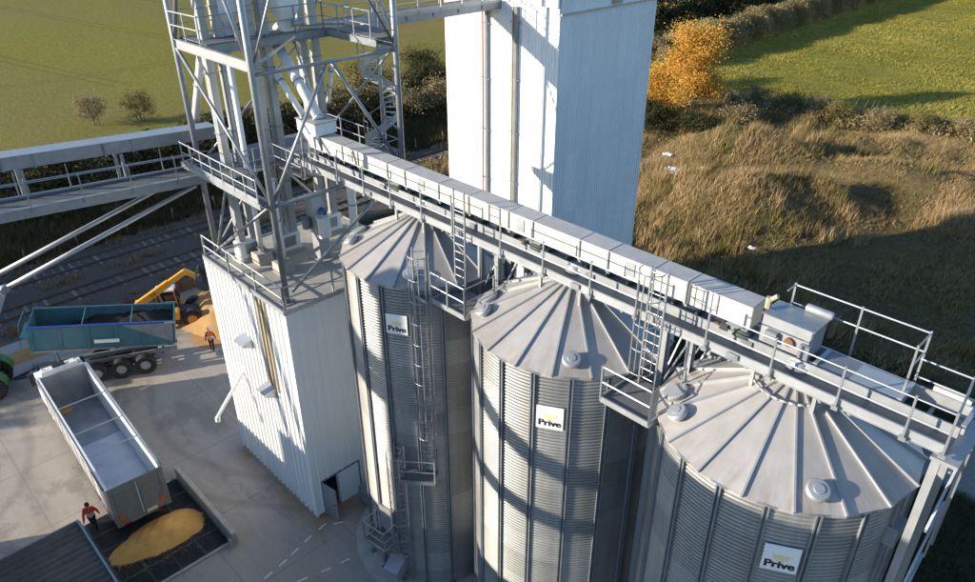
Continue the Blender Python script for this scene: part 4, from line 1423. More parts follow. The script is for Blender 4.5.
# spiral stair at the back right leg
sp = thing('spiral_stair', 'pale steel spiral stair winding up beside the lattice tower rear leg', 'stair', (-27.95, 20.3, 0))
SCX, SCY = -27.95, 20.3
MB().tube((SCX, SCY, ZD), (SCX, SCY, ZU + 1.2), .09, .09, 10).build('newel', 'galv_light', sp, True, True)
n_ = 26
rad = .92
for i in range(n_):
    a = R(200 + i * 22)
    z = ZD + .3 + (ZU - ZD - .2) * i / n_
    b = a + R(24)
    mb = MB()
    q = [(SCX + .08 * math.cos(a), SCY + .08 * math.sin(a)), (SCX + rad * math.cos(a), SCY + rad * math.sin(a)), (SCX + rad * math.cos(b), SCY + rad * math.sin(b)), (SCX + .08 * math.cos(b), SCY + .08 * math.sin(b))]
    mb.prism(q, z, z + .035)
    mb.build('tread', 'galv_light', sp)
    z2 = ZD + .3 + (ZU - ZD - .2) * (i + 1) / n_
    P0, P1 = Vector((SCX + rad * math.cos(a), SCY + rad * math.sin(a), z)), Vector((SCX + rad * math.cos(b - R(2)), SCY + rad * math.sin(b - R(2)), z2))
    MB().loft([[P0 + Vector((0, 0, h)) for h in (-.2, .2)] + [P0 * 1.0 + Vector((.02 * math.cos(a), .02 * math.sin(a), h)) for h in (.2, -.2)], [P1 + Vector((0, 0, h)) for h in (-.2, .2)] + [P1 + Vector((.02 * math.cos(b), .02 * math.sin(b), h)) for h in (.2, -.2)]]).build('stringer', 'galv_light', sp)
    MB().tube(P0 + Vector((0, 0, 1.0)), P1 + Vector((0, 0, 1.0)), .022, .022, 6).build('handrail', 'galv', sp)
    if i % 2 == 0:
        MB().bar(P0, P0 + Vector((0, 0, 1.0)), .03).build('baluster', 'galv', sp)
for z in (ZD + .2, ZU + .2):
    MB().box(SCX - 1.0, SCX + 1.1, LY1 + .02, SCY - .1, z, z + .04).build('landing', 'grating', sp)
    MB().bar((SCX - 1.0, SCY - .12, z), (SCX + 1.1, SCY - .12, z), .06, .16).build('edge_beam', 'galv_light', sp)
for z in (18.2, 20.1):
    MB().bar((SCX, SCY, z), (LX1, LY1, z), .07).build('tie', 'galv', sp)

# bucket elevators: paired trunking rising from boots on the roof
for (x, y, lab, hz) in ((-30.75, 13.9, 'front bucket elevator with paired square trunking inside the lattice tower', 30.5),
                        (-30.1, 15.6, 'middle bucket elevator with wide grey trunking inside the lattice tower', 30.5),
                        (-30.55, 18.3, 'rear bucket elevator with paired square trunking inside the lattice tower', 30.5)):
    e = thing('bucket_elevator', lab, 'elevator', (x, y, HZ + .05), 0, 'bucket elevators in the lattice tower')
    wide = .27 if abs(y - 15.6) < .1 else .2
    for s_ in (-1, 1):
        cy = y + s_ * .33
        for k in range(7):
            z0, z1 = HZ + 1.05 + k * 2.6, HZ + 1.05 + (k + 1) * 2.6
            tr = MB().box(x - wide, x + wide, cy - .16, cy + .16, z0 + .02, z1 - .02).build('trunking', 'galv_light', e)
            MB().box(x - wide - .04, x + wide + .04, cy - .20, cy + .20, z1 - .03, z1 + .03).build('flange', 'galv', tr)
    b = MB().bbox(x - .3, x + .3, y - .62, y + .62, HZ + .18, HZ + 1.04, .06).build('boot', 'white_pipe', e)
    MB().box(x - .42, x + .42, y - .72, y + .72, HZ + .05, HZ + .17).build('plinth', 'concrete_block', e)
    MB().box(x + .3, x + .34, y - .3, y + .3, HZ + .4, HZ + .9).build('inspection_door', 'galv', b)
    # gear unit at the upper deck
    hd = MB().bbox(x - .38, x + .38, y - .55, y + .55, 30.2, 31.0, .12).build('head', 'white_pipe', e)

# machines on the upper deck: white inlet housings seen through the legs
for (x, y, lab) in ((-30.9, 14.75, 'white funnel shaped distributor on the upper deck by the front leg'), (-29.9, 16.95, 'white funnel shaped distributor on the upper deck further back')):
    m_ = thing('distributor', lab, 'grain distributor', (x, y, ZU + .24), 0, 'distributors on the upper deck')
    MB().loft([[(sx_ * a, sy_ * a, z) for sx_, sy_ in ((-1, -1), (1, -1), (1, 1), (-1, 1))] for a, z in ((.22, .0), (.22, .35), (.46, .95), (.46, 1.7), (.30, 2.3), (.30, 4.5))]).build('body', 'white_pipe', m_, False)
    MB().loft([[(sx_ * a, sy_ * a, z) for sx_, sy_ in ((-1, -1), (1, -1), (1, 1), (-1, 1))] for a, z in ((.52, 1.68), (.52, 1.74))]).build('collar', 'galv', m_, False)
    MB().lathe([(.09, -.3), (.15, -.28), (.15, .2), (.1, .25)], 14, (.55, .3, .35), 'y').build('motor', 'galv', m_, False, 'auto')
    MB().tube((-.2, 0, .4), (-.75, -.1, .0), .16, .16, 10).build('outlet', 'white_pipe', m_, False, True)

# grain spouts: round pipes between decks


def spout(name, label, a, b, r, flg=True):
    t = thing(name, label, 'pipe', a, 0, 'grain spouts in the lattice tower')
    a, b = Vector(a), Vector(b)
    MB().tube(a, b, r, r, 14).build('pipe', 'white_pipe', t, True, True)
    d = (b - a)
    for k in (0.02, .5, .98):
        p = a + d * k
        q = p + d.normalized() * .06
        MB().tube(p, q, r + .05, r + .05, 14).build('flange', 'galv_light', t)
    return t


spout('grain_spout', 'thick white spout slanting from the upper deck down to the gallery inlet', (-30.1, 16.5, 21.75), (-27.35, 16.5, 19.0), .22)
spout('grain_spout', 'thinner white spout beside the thick one slanting to the gallery inlet', (-31.2, 16.15, 21.6), (-28.0, 16.2, 18.95), .15)
spout('grain_spout', 'thin steel spout between the two white ones', (-30.2, 17.4, 21.7), (-28.0, 16.9, 19.1), .05)
spout('grain_spout', 'white upright spout dropping from the upper deck onto the bridge conveyor', (-31.5, 13.75, 21.8), (-33.3, 13.6, 18.35), .17)
spout('grain_spout', 'white spout hanging below the upper deck at the rear of the lattice tower', (-29.9, 19.0, 20.3), (-30.8, 19.2, 18.6), .1)
spout('grain_spout', 'thin white upright spout standing on the roof near the front leg', (-29.9, 14.1, HZ + .6), (-29.9, 14.1, ZU), .13)
spout('grain_spout', 'white upright spout standing on the roof behind the front leg', (-28.3, 14.3, HZ + .6), (-28.3, 14.3, ZD + .1), .16)
spout('grain_spout', 'grey upright spout behind the boot machines on the roof', (-27.6, 17.9, HZ + .5), (-27.6, 17.9, ZD + .1), .2)
for (x, y, lab) in ((-29.9, 14.1, 'concrete block under the thin upright spout near the front leg'), (-28.3, 14.3, 'concrete block under the white upright spout behind the front leg'), (-27.6, 17.9, 'concrete block under the grey upright spout at the back of the roof')):
    tag(MB().bbox(x - .38, x + .38, y - .38, y + .38, HZ + .052, HZ + .58, .03).build('pipe_plinth', 'concrete_block'), lab, 'plinth', 'pipe plinths on the roof')
# inlet hopper
h = thing('inlet_hopper', 'white box hopper feeding the start of the gallery conveyor', 'hopper', (-27.4, 16.4, 17.8))
MB().bbox(-28.25, -26.8, 15.9, 17.0, 18.45, 18.95, .03).build('box', 'white_pipe', h)
MB().loft([[(-28.2, 16.0, 18.44), (-26.9, 16.0, 18.44), (-26.9, 16.9, 18.44), (-28.2, 16.9, 18.44)], [(-27.55, 16.2, 17.7), (-26.95, 16.2, 17.7), (-26.95, 16.8, 17.7), (-27.55, 16.8, 17.7)]]).build('cone', 'white_pipe', h)
MB().box(-28.29, -26.76, 15.86, 17.04, 18.955, 18.985).build('lid', 'galv_light', h)
for dx in (-28.1, -27.0):
    for dy in (15.95, 16.95):
        MB().bar((dx, dy, ZD + .2), (dx, dy, 18.44), .07).build('leg', 'galv', h)
# boot machines with a blue motor on the roof
bm_ = thing('roof_machine', 'upright pale conveyor drive with blue motor standing on the roof', 'machine', (-28.3, 16.4, HZ + .05))
MB().loft([[(sx_ * a + ox, sy_ * .28, z) for sx_, sy_ in ((-1, -1), (1, -1), (1, 1), (-1, 1))] for a, z, ox in ((.3, .0, 0), (.3, 1.2, 0), (.42, 2.0, -.1), (.3, 3.1, -.3))]).build('casing', 'galv_light', bm_, False)
MB().lathe([(.1, -.28), (.16, -.26), (.16, .2), (.1, .26)], 14, (.25, .12, 2.45), 'x').build('motor', 'blue_motor', bm_, False, 'auto')
MB().box(.1, .55, -.25, .3, 1.2, 2.2).build('gearbox', 'white_pipe', bm_, False)
MB().lathe([(.2, 0), (.2, .5), (.14, .55)], 14, (-.25, -.5, 1.6)).build('cylinder', 'galv_dark', bm_, False, 'auto')
MB().box(-.45, .6, -.45, .45, -.02, .06).build('skid', 'concrete_block', bm_, False)

# ------------------------------------------------------------------ upper walkway to the white tower
uw = thing('upper_walkway', 'high railed walkway from the lattice tower to the white tower', 'walkway', (-29.4, LY1, ZU))
WY0, WY1 = LY1 + .1, TY0 - .05
MB().box(-29.46, -29.40, WY0, WY1, ZU - .12, ZU + .26).build('near_beam', 'galv', uw)
MB().box(-31.2, -31.14, WY0, WY1, ZU - .12, ZU + .26).build('far_beam', 'galv', uw)
for i in range(6):
    y0 = WY0 + i * (WY1 - WY0) / 6
    MB().box(-31.13, -29.47, y0 + .01, y0 + (WY1 - WY0) / 6 - .01, ZU + .17, ZU + .21).build('floor_grating', 'grating', uw)
    MB().box(-29.395, -29.36, y0 + .2, y0 + .28, ZU + .0, ZU + .18).build('rail_bracket', 'galv_dark', uw)
rail_parts(uw, [(-29.36, WY0, ZU + .24), (-29.36, WY1, ZU + .24)], 'galv_light', 1.1, 1.5, (1.08, .55), .026, kick=.14)
rail_parts(uw, [(-31.17, WY0, ZU + .24), (-31.17, WY1, ZU + .24)], 'galv', 1.1, 1.5, (1.08, .55), .026)

# ------------------------------------------------------------------ conveyor bridge coming in from the left
brg = thing('conveyor_bridge', 'sloping conveyor bridge with grated walkway reaching the lattice tower from the left', 'conveyor', (-32.5, 13.0, 15.8))
B0, B1 = -14.0, 13.3


def bz(y, z):          # height on the slope; z given at y = 13.3
    return z + (13.3 - y) * 0.068


def sbox(name, x0, x1, z0, z1, mat, y0=B0, y1=B1, par=None):
    mb = MB()
    mb.loft([[(x0, y, bz(y, z0)), (x1, y, bz(y, z0)), (x1, y, bz(y, z1)), (x0, y, bz(y, z1))] for y in (y0, y1)])
    return mb.build(name, mat, par or brg)


ys = np.arange(B0, B1 + .1, 3.9)
for a, b in zip(ys[:-1], ys[1:]):
    sbox('near_beam', -31.84, -31.76, 15.8, 16.22, 'galv', a + .004, b - .004)
    sbox('beam_flange', -31.90, -31.70, 16.221, 16.24, 'galv_light', a + .004, b - .004)
    sbox('far_beam', -33.34, -33.26, 15.8, 16.22, 'galv', a + .004, b - .004)
    sbox('beam_flange', -33.40, -33.20, 16.221, 16.24, 'galv_light', a + .004, b - .004)
    sbox('casing_section', -34.3, -33.45, 17.30, 17.84, 'galv', a + .01, b - .01)
    sbox('casing_lid', -34.36, -33.39, 17.841, 17.87, 'galv_light', a + .01, b - .01)
    for yy in (a + .1, a + 1.25):
        sbox('casing_flange', -34.34, -33.41, 17.26, 17.835, 'galv_dull', yy - .06, yy + .02)
    sbox('casing_post', -33.42, -33.30, 16.24, 17.29, 'galv', a + .6, a + .72)
    sbox('far_post', -34.30, -34.20, 16.0, 17.29, 'galv', a + .6, a + .72)
    sbox('outrigger', -34.3, -33.35, 15.9, 16.0, 'galv', a + .6, a + .72)
for y in np.arange(B0, B1 - .3, .975):
    sbox('floor_grating', -33.25, -31.85, 16.11, 16.14, 'grating', y + .008, y + .967)
for y in np.arange(B0 + .3, B1, 1.95):
    for xx in (-31.72, -33.2):
        MB().bar((xx, y, bz(y, 16.0)), (xx, y, bz(y, 17.3)), .045).build('post', 'galv', brg)
for xx in (-31.72, -33.2):
    for h in (16.75, 17.28):
        if xx < -33 and h > 17:
            continue
        MB().tube((xx, B0, bz(B0, h)), (xx, B1, bz(B1, h)), .024, .024, 6).build('handrail', 'galv', brg)
sbox('casing_section', -34.3, -33.45, 17.30, 17.84, 'galv', B1 + .01, 14.6)
sbox('casing_lid', -34.36, -33.39, 17.841, 17.87, 'galv_light', B1 + .01, 14.6)
# raking pipe struts to a pylon at the left
for xx, ye in ((-31.8, 12.4), (-33.3, 12.4)):
    s_ = MB().tube((xx, 4.05, 13.75), (xx, ye, bz(ye, 15.78)), .10, .10, 12).build('raking_strut', 'galv_light', brg, True, True)
    MB().lathe([(.16, -.12), (.16, .12)], 12, (xx, 4.0, 13.73), 'x').build('pin_joint', 'galv', s_)
py = thing('bridge_pylon', 'grey steel pylon at the left edge carrying the conveyor bridge struts', 'support frame', (-32.5, -4.0, 0))
for xx in (-31.8, -33.3):
    MB().bar((xx, -4.0, 0), (xx, 3.85, 13.6), .26).build('column', 'galv_light', py)
    MB().bar((xx, -4.0, 0), (xx, -4.0, bz(-4, 15.78)), .26).build('column', 'galv_light', py)
    MB().box(xx - .35, xx + .35, -4.4, -3.6, 0.02, .06).build('base_plate', 'galv_dull', py)
for z in (3, 6, 9, 12):
    MB().bar((-31.95, -4, z), (-33.15, -4, z + 2.6), .08).build('brace', 'galv', py)
    MB().bar((-31.95, -4, z), (-33.15, -4, z), .1).build('tie', 'galv', py)


# ------------------------------------------------------------------ wheels shared by the vehicles
def wheel_meshes(r, w, rimr, tyre='rubber', rim='galv', lug=0):
    t = MB().lathe([(rimr, -w * .42), (r * .9, -w * .5), (r * .985, -w * .38), (r, -w * .15), (r, w * .15), (r * .985, w * .38), (r * .9, w * .5), (rimr, w * .42)], 28, (0, 0, 0), 'y', False)
    if lug:
        for k in range(lug):
            for s_ in (-1, 1):
                a = 2 * math.pi * (k + .25 * s_) / lug
                p = Vector((math.cos(a) * r * .99, s_ * w * .06, math.sin(a) * r * .99))
                q = Vector((math.cos(a + .22) * r * .97, s_ * w * .47, math.sin(a + .22) * r * .97))
                t.bar(p, q, .06, .06)
    rm = MB().lathe([(rimr, -w * .40), (rimr, -w * .36), (rimr * .82, -w * .28), (rimr * .45, -w * .22), (rimr * .4, -w * .34), (rimr * .1, -w * .36)], 24, (0, 0, 0), 'y')
    rm.lathe([(rimr, w * .40), (rimr, w * .36), (rimr * .82, w * .28), (rimr * .45, w * .22), (rimr * .4, w * .34), (rimr * .1, w * .36)], 24, (0, 0, 0), 'y')
    a, b = mesh_of(t, 'wheel', tyre, True), mesh_of(rm, 'rim', rim, True)
    a.set_sharp_from_angle(angle=R(35))
    b.set_sharp_from_angle(angle=R(35))
    return a, b


def add_wheel(par, ms, x, y, z, name='wheel'):
    o = inst(name, ms[0], par, (x, y, z))
    inst('rim', ms[1], o)
    return o


# ------------------------------------------------------------------ tipping lorry at the intake (local +x points to its front)
lo = thing('tipper_lorry', 'white articulated tipper lorry backed up to the intake grid with its bulk body empty', 'lorry', (-30.15, 6.02, 0.02), R(177.6))
L_, W_ = 11.7, 1.26
Z0, Z1 = 1.12, 3.32
MB().box(7.01, L_ - .05, -W_ + .06, W_ - .06, Z0, Z0 + .055).build('floor_plate', 'bed_dark', lo, False)
floor = MB().box(.05, 7.0, -W_ + .06, W_ - .06, Z0, Z0 + .06).build('floor_plate', 'bed_alu', lo, False)
for s_ in (-1, 1):
    y0, y1 = sorted((s_ * W_, s_ * (W_ - .05)))
    sd_ = MB().box(0, L_, y0, y1, Z0 - .05, Z1).build('side_wall', 'aluminium' if s_ > 0 else 'lorry_white', lo, False)
    MB().box(0, L_, min(s_ * W_, s_ * (W_ - .05)) - .035, max(s_ * W_, s_ * (W_ - .05)) + .035, Z1 + .001, Z1 + .06).build('top_rail', 'galv_light' if s_ < 0 else 'lorry_white', sd_, False)
    for k in range(9):
        x = .6 + k * 1.3
        ya, yb = sorted((s_ * (W_ + .002), s_ * (W_ + .035)))
        MB().box(x, x + .07, ya, yb, Z0, Z1 - .02).build('rib', 'lorry_white', sd_, False)
    # rolled sheet along the rail
    MB().tube((.2, s_ * (W_ + .07), Z1 + .02), (L_ - .1, s_ * (W_ + .07), Z1 + .02), .06, .06, 8).build('sheet_roll', 'galv_dark', sd_, False, True)
fw = MB().box(L_ - .05, L_, -W_ + .055, W_ - .055, Z0, Z1 + .02).build('front_wall', 'bed_dark', lo, False)
MB().box(L_ + .002, L_ + .35, -W_ + .1, W_ - .1, Z0, Z1 - .3).build('ram_housing', 'lorry_white', fw, False)
# rear doors
rf = MB().box(-.06, 0, -W_ - .02, -W_ + .10, Z0 - .1, Z1 + .06).box(-.06, 0, W_ - .10, W_ + .02, Z0 - .1, Z1 + .06).box(-.06, 0, -W_ + .101, W_ - .101, Z1 - .14, Z1 + .06).box(-.06, 0, -W_ + .101, W_ - .101, Z0 - .12, Z0 + .02)
rf.build('rear_frame', 'lorry_grey', lo, False)
for s_ in (-1, 1):
    a, b = sorted((s_ * .02, s_ * (W_ - .11)))
    dr = MB().box(-.05, -.01, a, b, Z0 + .03, Z1 - .15).build('rear_door', 'lorry_grey', lo, False)
    MB().box(-.075, -.052, a + .08, a + .12, Z0 + .05, Z1 - .2).box(-.075, -.052, b - .12, b - .08, Z0 + .05, Z1 - .2).build('door_bar', 'lorry_grey', dr, False)
    cy = s_ * (W_ - .30)
    MB().lathe([(.15, -.083), (.15, -.077)], 20, (0, cy, Z0 + .42), 'x').build('marker_disc', 'orange_mark', dr, False)
    MB().box(-.10, -.062, min(s_ * 1.0, s_ * .62), max(s_ * 1.0, s_ * .62), Z0 - .08, Z0 - .0).build('tail_lamp', 'tractor_red', lo, False)
MB().box(-.09, -.064, -.62, -.12, Z0 + .03, Z0 + .2).build('number_plate', 'sign_yellow', lo, False)
# cross bars over the open body
for x in (3.05, 5.2, 8.0):
    MB().tube((x, -W_ + .02, Z1 + .03), (x, W_ - .02, Z1 + .03), .035, .035, 8).build('cross_bar', 'galv_light', lo, False)
# grain residue in the front corners
MB().lathe([(.42, 0), (.36, .04), (.2, .09), (.02, .11)], 14, (L_ - .7, .55, Z0 + .06)).build('grain_remnant', 'meal', lo, False, True)
# chassis, axles, landing legs
for s_ in (-1, 1):
    MB().box(.4, L_ - .6, s_ * .48 - .06, s_ * .48 + .06, .75, Z0 - .06).build('chassis_rail', 'dark_steel', lo, False)
    MB().box(4.6, 8.9, s_ * 1.12 - .02, s_ * 1.12 + .02, .48, .60).box(4.6, 8.9, s_ * 1.12 - .02, s_ * 1.12 + .02, .74, .86).box(4.6, 4.66, s_ * 1.12 - .03, s_ * 1.12 + .03, .48, 1.05).box(8.84, 8.9, s_ * 1.12 - .03, s_ * 1.12 + .03, .48, 1.05).build('side_guard', 'beige_sheet', lo, False)
    MB().box(8.95, 9.1, s_ * .85 - .07, s_ * .85 + .07, .1, 1.0).box(8.9, 9.15, s_ * .85 - .12, s_ * .85 + .12, .06, .1).build('landing_leg', 'dark_steel', lo, False)
    MB().box(.7, 4.5, min(s_ * .8, s_ * 1.24), max(s_ * .8, s_ * 1.24), 1.02, 1.06).build('mudguard', 'black', lo, False)
wm = wheel_meshes(.50, .40, .29)
for x in (1.2, 2.5, 3.8):
    for s_ in (-1, 1):
        add_wheel(lo, wm, x, s_ * 1.02, .50)
    MB().tube((x, -.9, .5), (x, .9, .5), .07).build('axle', 'dark_steel', lo, False)
for s_ in (-1, 1):
    add_wheel(lo, wm, L_ - 1.0, s_ * .98, .50)
    add_wheel(lo, wm, L_ + 1.15, s_ * 1.02, .50)
    MB().box(L_ - 1.6, L_ + 1.8, s_ * .42 - .05, s_ * .42 + .05, .7, .92).build('chassis_rail', 'dark_steel', lo, False)
    MB().lathe([(.3, -.6), (.3, .6)], 16, (L_ + .05, s_ * .95, .72), 'x').build('fuel_tank', 'aluminium', lo, False, 'auto')
# cab: floor to roof, raked screen
cx0, cx1 = L_ + .38, L_ + 1.95
prof = [(cx0, .95), (cx1 - .05, .95), (cx1, 1.3), (cx1 - .02, 1.9), (cx1 - .28, 2.8), (cx1 - .5, 3.0), (cx0 + .1, 3.15), (cx0, 3.0)]
cab = MB().prism(prof, -1.22, 1.22, 'y').build('cab', 'lorry_white', lo, False)
MB().quad((cx1 + .0, -1.08, 1.95), (cx1 + .0, 1.08, 1.95), (cx1 - .215, 1.08, 2.72), (cx1 - .215, -1.08, 2.72)).build('windscreen', 'glass', cab, False)
for s_ in (-1, 1):
    MB().prism([(cx0 + .75, 1.95), (cx1 - .2, 1.95), (cx1 - .42, 2.65), (cx0 + .75, 2.65)], *sorted((s_ * 1.222, s_ * 1.232)), 'y').build('side_window', 'glass', cab, False)
    MB().box(cx1 - .15, cx1 - .03, *sorted((s_ * 1.3, s_ * 1.52)), 1.95, 2.75).tube((cx1 - .15, s_ * 1.2, 2.7), (cx1 - .09, s_ * 1.32, 2.7), .03).build('mirror', 'black', cab, False)
    MB().box(cx1 - .0, cx1 + .03, *sorted((s_ * .75, s_ * 1.1)), 1.05, 1.22).build('headlamp', 'lamp_lens', cab, False)
MB().box(cx1 - .0, cx1 + .06, -1.2, 1.2, .45, .93).build('bumper', 'lorry_white', cab, False)
rd = MB().loft([[(cx0 + .05, -1.0, 3.1), (cx0 + .05, 1.0, 3.1), (cx0 + .05, .95, 3.42), (cx0 + .05, -.95, 3.42)], [(cx0 + .6, -1.0, 3.08), (cx0 + .6, 1.0, 3.08), (cx0 + .6, .9, 3.34), (cx0 + .6, -.9, 3.34)], [(cx1 - .55, -.9, 3.0), (cx1 - .55, .9, 3.0), (cx1 - .55, .85, 3.05), (cx1 - .55, -.85, 3.05)]]).build('roof_deflector', 'lorry_white', cab, False)
MB().box(cx0 + .08, cx0 + .5, -.33, .33, 3.425, 3.46).build('roof_hatch', 'black', cab, False)
for s_ in (-1, 1):
    MB().tube((cx0 + .9, s_ * .8, 3.15), (cx0 + .3, s_ * .85, 3.45), .03).build('air_horn', 'galv_light', cab, False)

# ------------------------------------------------------------------ blue three-axle tipping trailer (local +x = forwards)
bt = thing('tipping_trailer', 'blue three axle farm trailer with its body part raised and a black load inside', 'trailer', (-44.95, 10.5, 0.02), R(245.5))
wb = wheel_meshes(.66, .52, .30, 'rubber', 'galv_light')
for x in (-1.42, 0, 1.42):
    for s_ in (-1, 1):
        add_wheel(bt, wb, x, s_ * 1.0, .66)
    MB().tube((x, -.9, .66), (x, .9, .66), .08).build('axle', 'dark_steel', bt, False)
for s_ in (-1, 1):
    MB().box(-3.4, 5.2, s_ * .42 - .07, s_ * .42 + .07, 1.0, 1.24).build('chassis_rail', 'galv_dull', bt, False)
    MB().box(-2.0, 2.0, s_ * .62 - .05, s_ * .62 + .05, .66, .80).build('spring', 'dark_steel', bt, False)
    MB().bar((5.1, s_ * .4, .9), (6.3, 0, .65), .12, .16).build('drawbar', 'dark_steel', bt, False)
for x in (-2.5, -.7, .7, 2.3, 4.9):
    MB().box(x - .06, x + .06, -.34, .34, .84, 1.02).build('cross_member', 'dark_steel', bt, False)
MB().lathe([(.14, 0), (.14, 1.0), (.10, 1.0), (.10, 1.4)], 14, (3.6, 0, .9)).build('tipping_ram', 'galv', bt, False, 'auto')
MB().lathe([(.17, -.4), (.17, .4)], 14, (2.9, -.85, .62), 'x').build('air_tank', 'galv_light', bt, False, 'auto')
# body pivots on the rear of the chassis
body = bpy.data.objects.new('body', None)
bodyL, bw, bh = 8.0, 1.22, 1.66
TIP = R(-8.5)
piv = Vector((-3.35, 0, 1.8))


def bt_part(mb, name, mat, par=bt, smooth=False):
    ca, sa = math.cos(-TIP), math.sin(-TIP)
    mb.v = [(piv.x + ca * x - sa * z, y, piv.z + sa * x + ca * z) for x, y, z in mb.v]
    return mb.build(name, mat, par, False, smooth)


bpy.data.objects.remove(body)
bt_part(MB().box(0, bodyL, -bw, bw, 0, .08), 'floor', 'trailer_teal')
for s_ in (-1, 1):
    a, b = sorted((s_ * (bw - .05), s_ * bw))
    m_ = 'trailer_teal'
    w_ = bt_part(MB().box(0, bodyL, a, b, .081, bh), 'side_wall', m_)
    a, b = sorted((s_ * (bw - .10), s_ * (bw + .07)))
    bt_part(MB().box(-.02, bodyL + .02, a, b, bh + .001, bh + .12), 'top_rail', 'trailer_blue' if s_ > 0 else 'trailer_teal', w_)
    for k in range(6):
        x = .15 + k * (bodyL - .4) / 5
        a, b = sorted((s_ * (bw + .001), s_ * (bw + .075)))
        bt_part(MB().box(x, x + .12, a, b, .05, bh), 'side_post', m_, w_)
    a, b = sorted((s_ * (bw + .001), s_ * (bw + .06)))
    bt_part(MB().box(0.0, bodyL, a, b, .02, .14), 'bottom_rail', 'galv_dull', w_)
    bt_part(MB().prism([(.0, bh + .02), (2.9, bh + .02), (0, .3)], *sorted((s_ * (bw + .080), s_ * (bw + .095))), 'y'), 'flare_panel', 'galv_dull', w_)
    bt_part(MB().box(3.1, 4.5, *sorted((s_ * (bw + .08), s_ * (bw + .088))), .5, .75), 'stripe', 'sign_white', w_)
fwl = bt_part(MB().box(bodyL - .05, bodyL, -bw + .055, bw - .055, .081, bh + .12), 'front_wall', 'trailer_teal')
bt_part(MB().box(bodyL + .02, bodyL + .5, -1.0, 1.0, .9, .94).box(bodyL + .46, bodyL + .5, -1.0, -.95, .2, 1.8).box(bodyL + .46, bodyL + .5, .95, 1.0, .2, 1.8).box(bodyL + .455, bodyL + .505, -.94, .94, 1.75, 1.8), 'front_platform', 'trailer_teal', fwl)
tg = bt_part(MB().box(-.10, -.03, -bw - .02, bw + .02, .02, bh + .2), 'tailgate', 'trailer_teal')
for s_ in (-1, 1):
    bt_part(MB().box(-.16, .5, *sorted((s_ * (bw + .10), s_ * (bw + .16))), bh + .02, bh + .14), 'tailgate_arm', 'galv_light', tg)
for x in (2.4, 5.1):
    bt_part(MB().tube((x, -bw, bh + .06), (x, bw, bh + .06), .035, .035, 8), 'cross_bar', 'trailer_teal')
# load: uneven dark surface
n = 22
Vv, Ff = [], []
for i in range(n + 1):
    for j in range(9):
        x = .1 + (bodyL * .72) * i / n
        y = -bw + .06 + (2 * bw - .12) * j / 8
        z = 1.12 + .25 * math.sin(i * .9 + j) * .3 + random.uniform(-.06, .06) + .25 * math.exp(-((x - 1.5) / 1.8) ** 2) - .5 * max(0, (x - 4.6)) / 1.5
        Vv.append((x, y, max(z, .09)))
for i in range(n):
    for j in range(8):
        Ff.append((i * 9 + j, i * 9 + j + 1, (i + 1) * 9 + j + 1, (i + 1) * 9 + j))
mb = MB()
mb._add(Vv, Ff)
bt_part(mb, 'load', 'black_load', bt, True)

# ------------------------------------------------------------------ tractor in front of it, mostly outside the frame
tr = thing('tractor', 'green tractor with red wheel rims hitched to the blue trailer', 'tractor', (-48.0, 3.8, 0.02), R(247))
wr = wheel_meshes(.92, .62, .46, 'rubber', 'tractor_red', 16)
wf = wheel_meshes(.66, .48, .34, 'rubber', 'tractor_red', 14)
for s_ in (-1, 1):
    add_wheel(tr, wr, 0, s_ * .95, .92)
    add_wheel(tr, wf, 2.75, s_ * .92, .66)
    MB().prism([(.98 * math.cos(R(a)), .92 + 1.03 * math.sin(R(a))) for a in range(20, 171, 15)] + [(1.06 * math.cos(R(a)), .92 + 1.11 * math.sin(R(a))) for a in range(170, 19, -15)], *sorted((s_ * .62, s_ * 1.28)), 'y').build('fender', 'tractor_green', tr, False)
MB().loft([[(x, y, z) for y, z in ((-w, z0), (w, z0), (w, z1 - .15), (w - .18, z1), (-w + .18, z1), (-w, z1 - .15))] for x, w, z0, z1 in ((.9, .45, .8, 2.0), (2.2, .43, .8, 1.95), (3.5, .36, .85, 1.75))]).build('hood', 'tractor_green', tr, False)
MB().box(-.6, 1.0, -.4, .4, .55, 1.15).build('transmission', 'dark_steel', tr, False)
cb = MB().loft([[(x0, -.62, z), (x1, -.62, z), (x1, .62, z), (x0, .62, z)] for x0, x1, z in ((-.55, .95, 1.1), (-.6, 1.0, 1.7), (-.5, .82, 2.72))]).build('cab', 'glass', tr, False)
MB().loft([[(x0, -y, z), (x1, -y, z), (x1, y, z), (x0, y, z)] for x0, x1, y, z in ((-.62, .95, .7, 2.73), (-.6, .92, .68, 2.86), (-.45, .75, .55, 2.93))]).build('roof', 'tractor_green', cb, False)
for x, s_ in ((-.5, -1), (-.5, 1), (.88, -1), (.88, 1)):
    MB().bar((x, s_ * .635, 1.1), (x * .94, s_ * .60, 2.72), .07).build('pillar', 'black', cb, False)
MB().tube((2.1, .3, 1.9), (2.1, .3, 2.75), .05).build('exhaust', 'black', tr, False)
MB().bar((-1.0, -.3, .8), (-.4, -.3, .9), .08).bar((-1.0, .3, .8), (-.4, .3, .9), .08).bar((-1.0, -.34, .8), (-1.0, .34, .8), .08).build('hitch', 'dark_steel', tr, False)

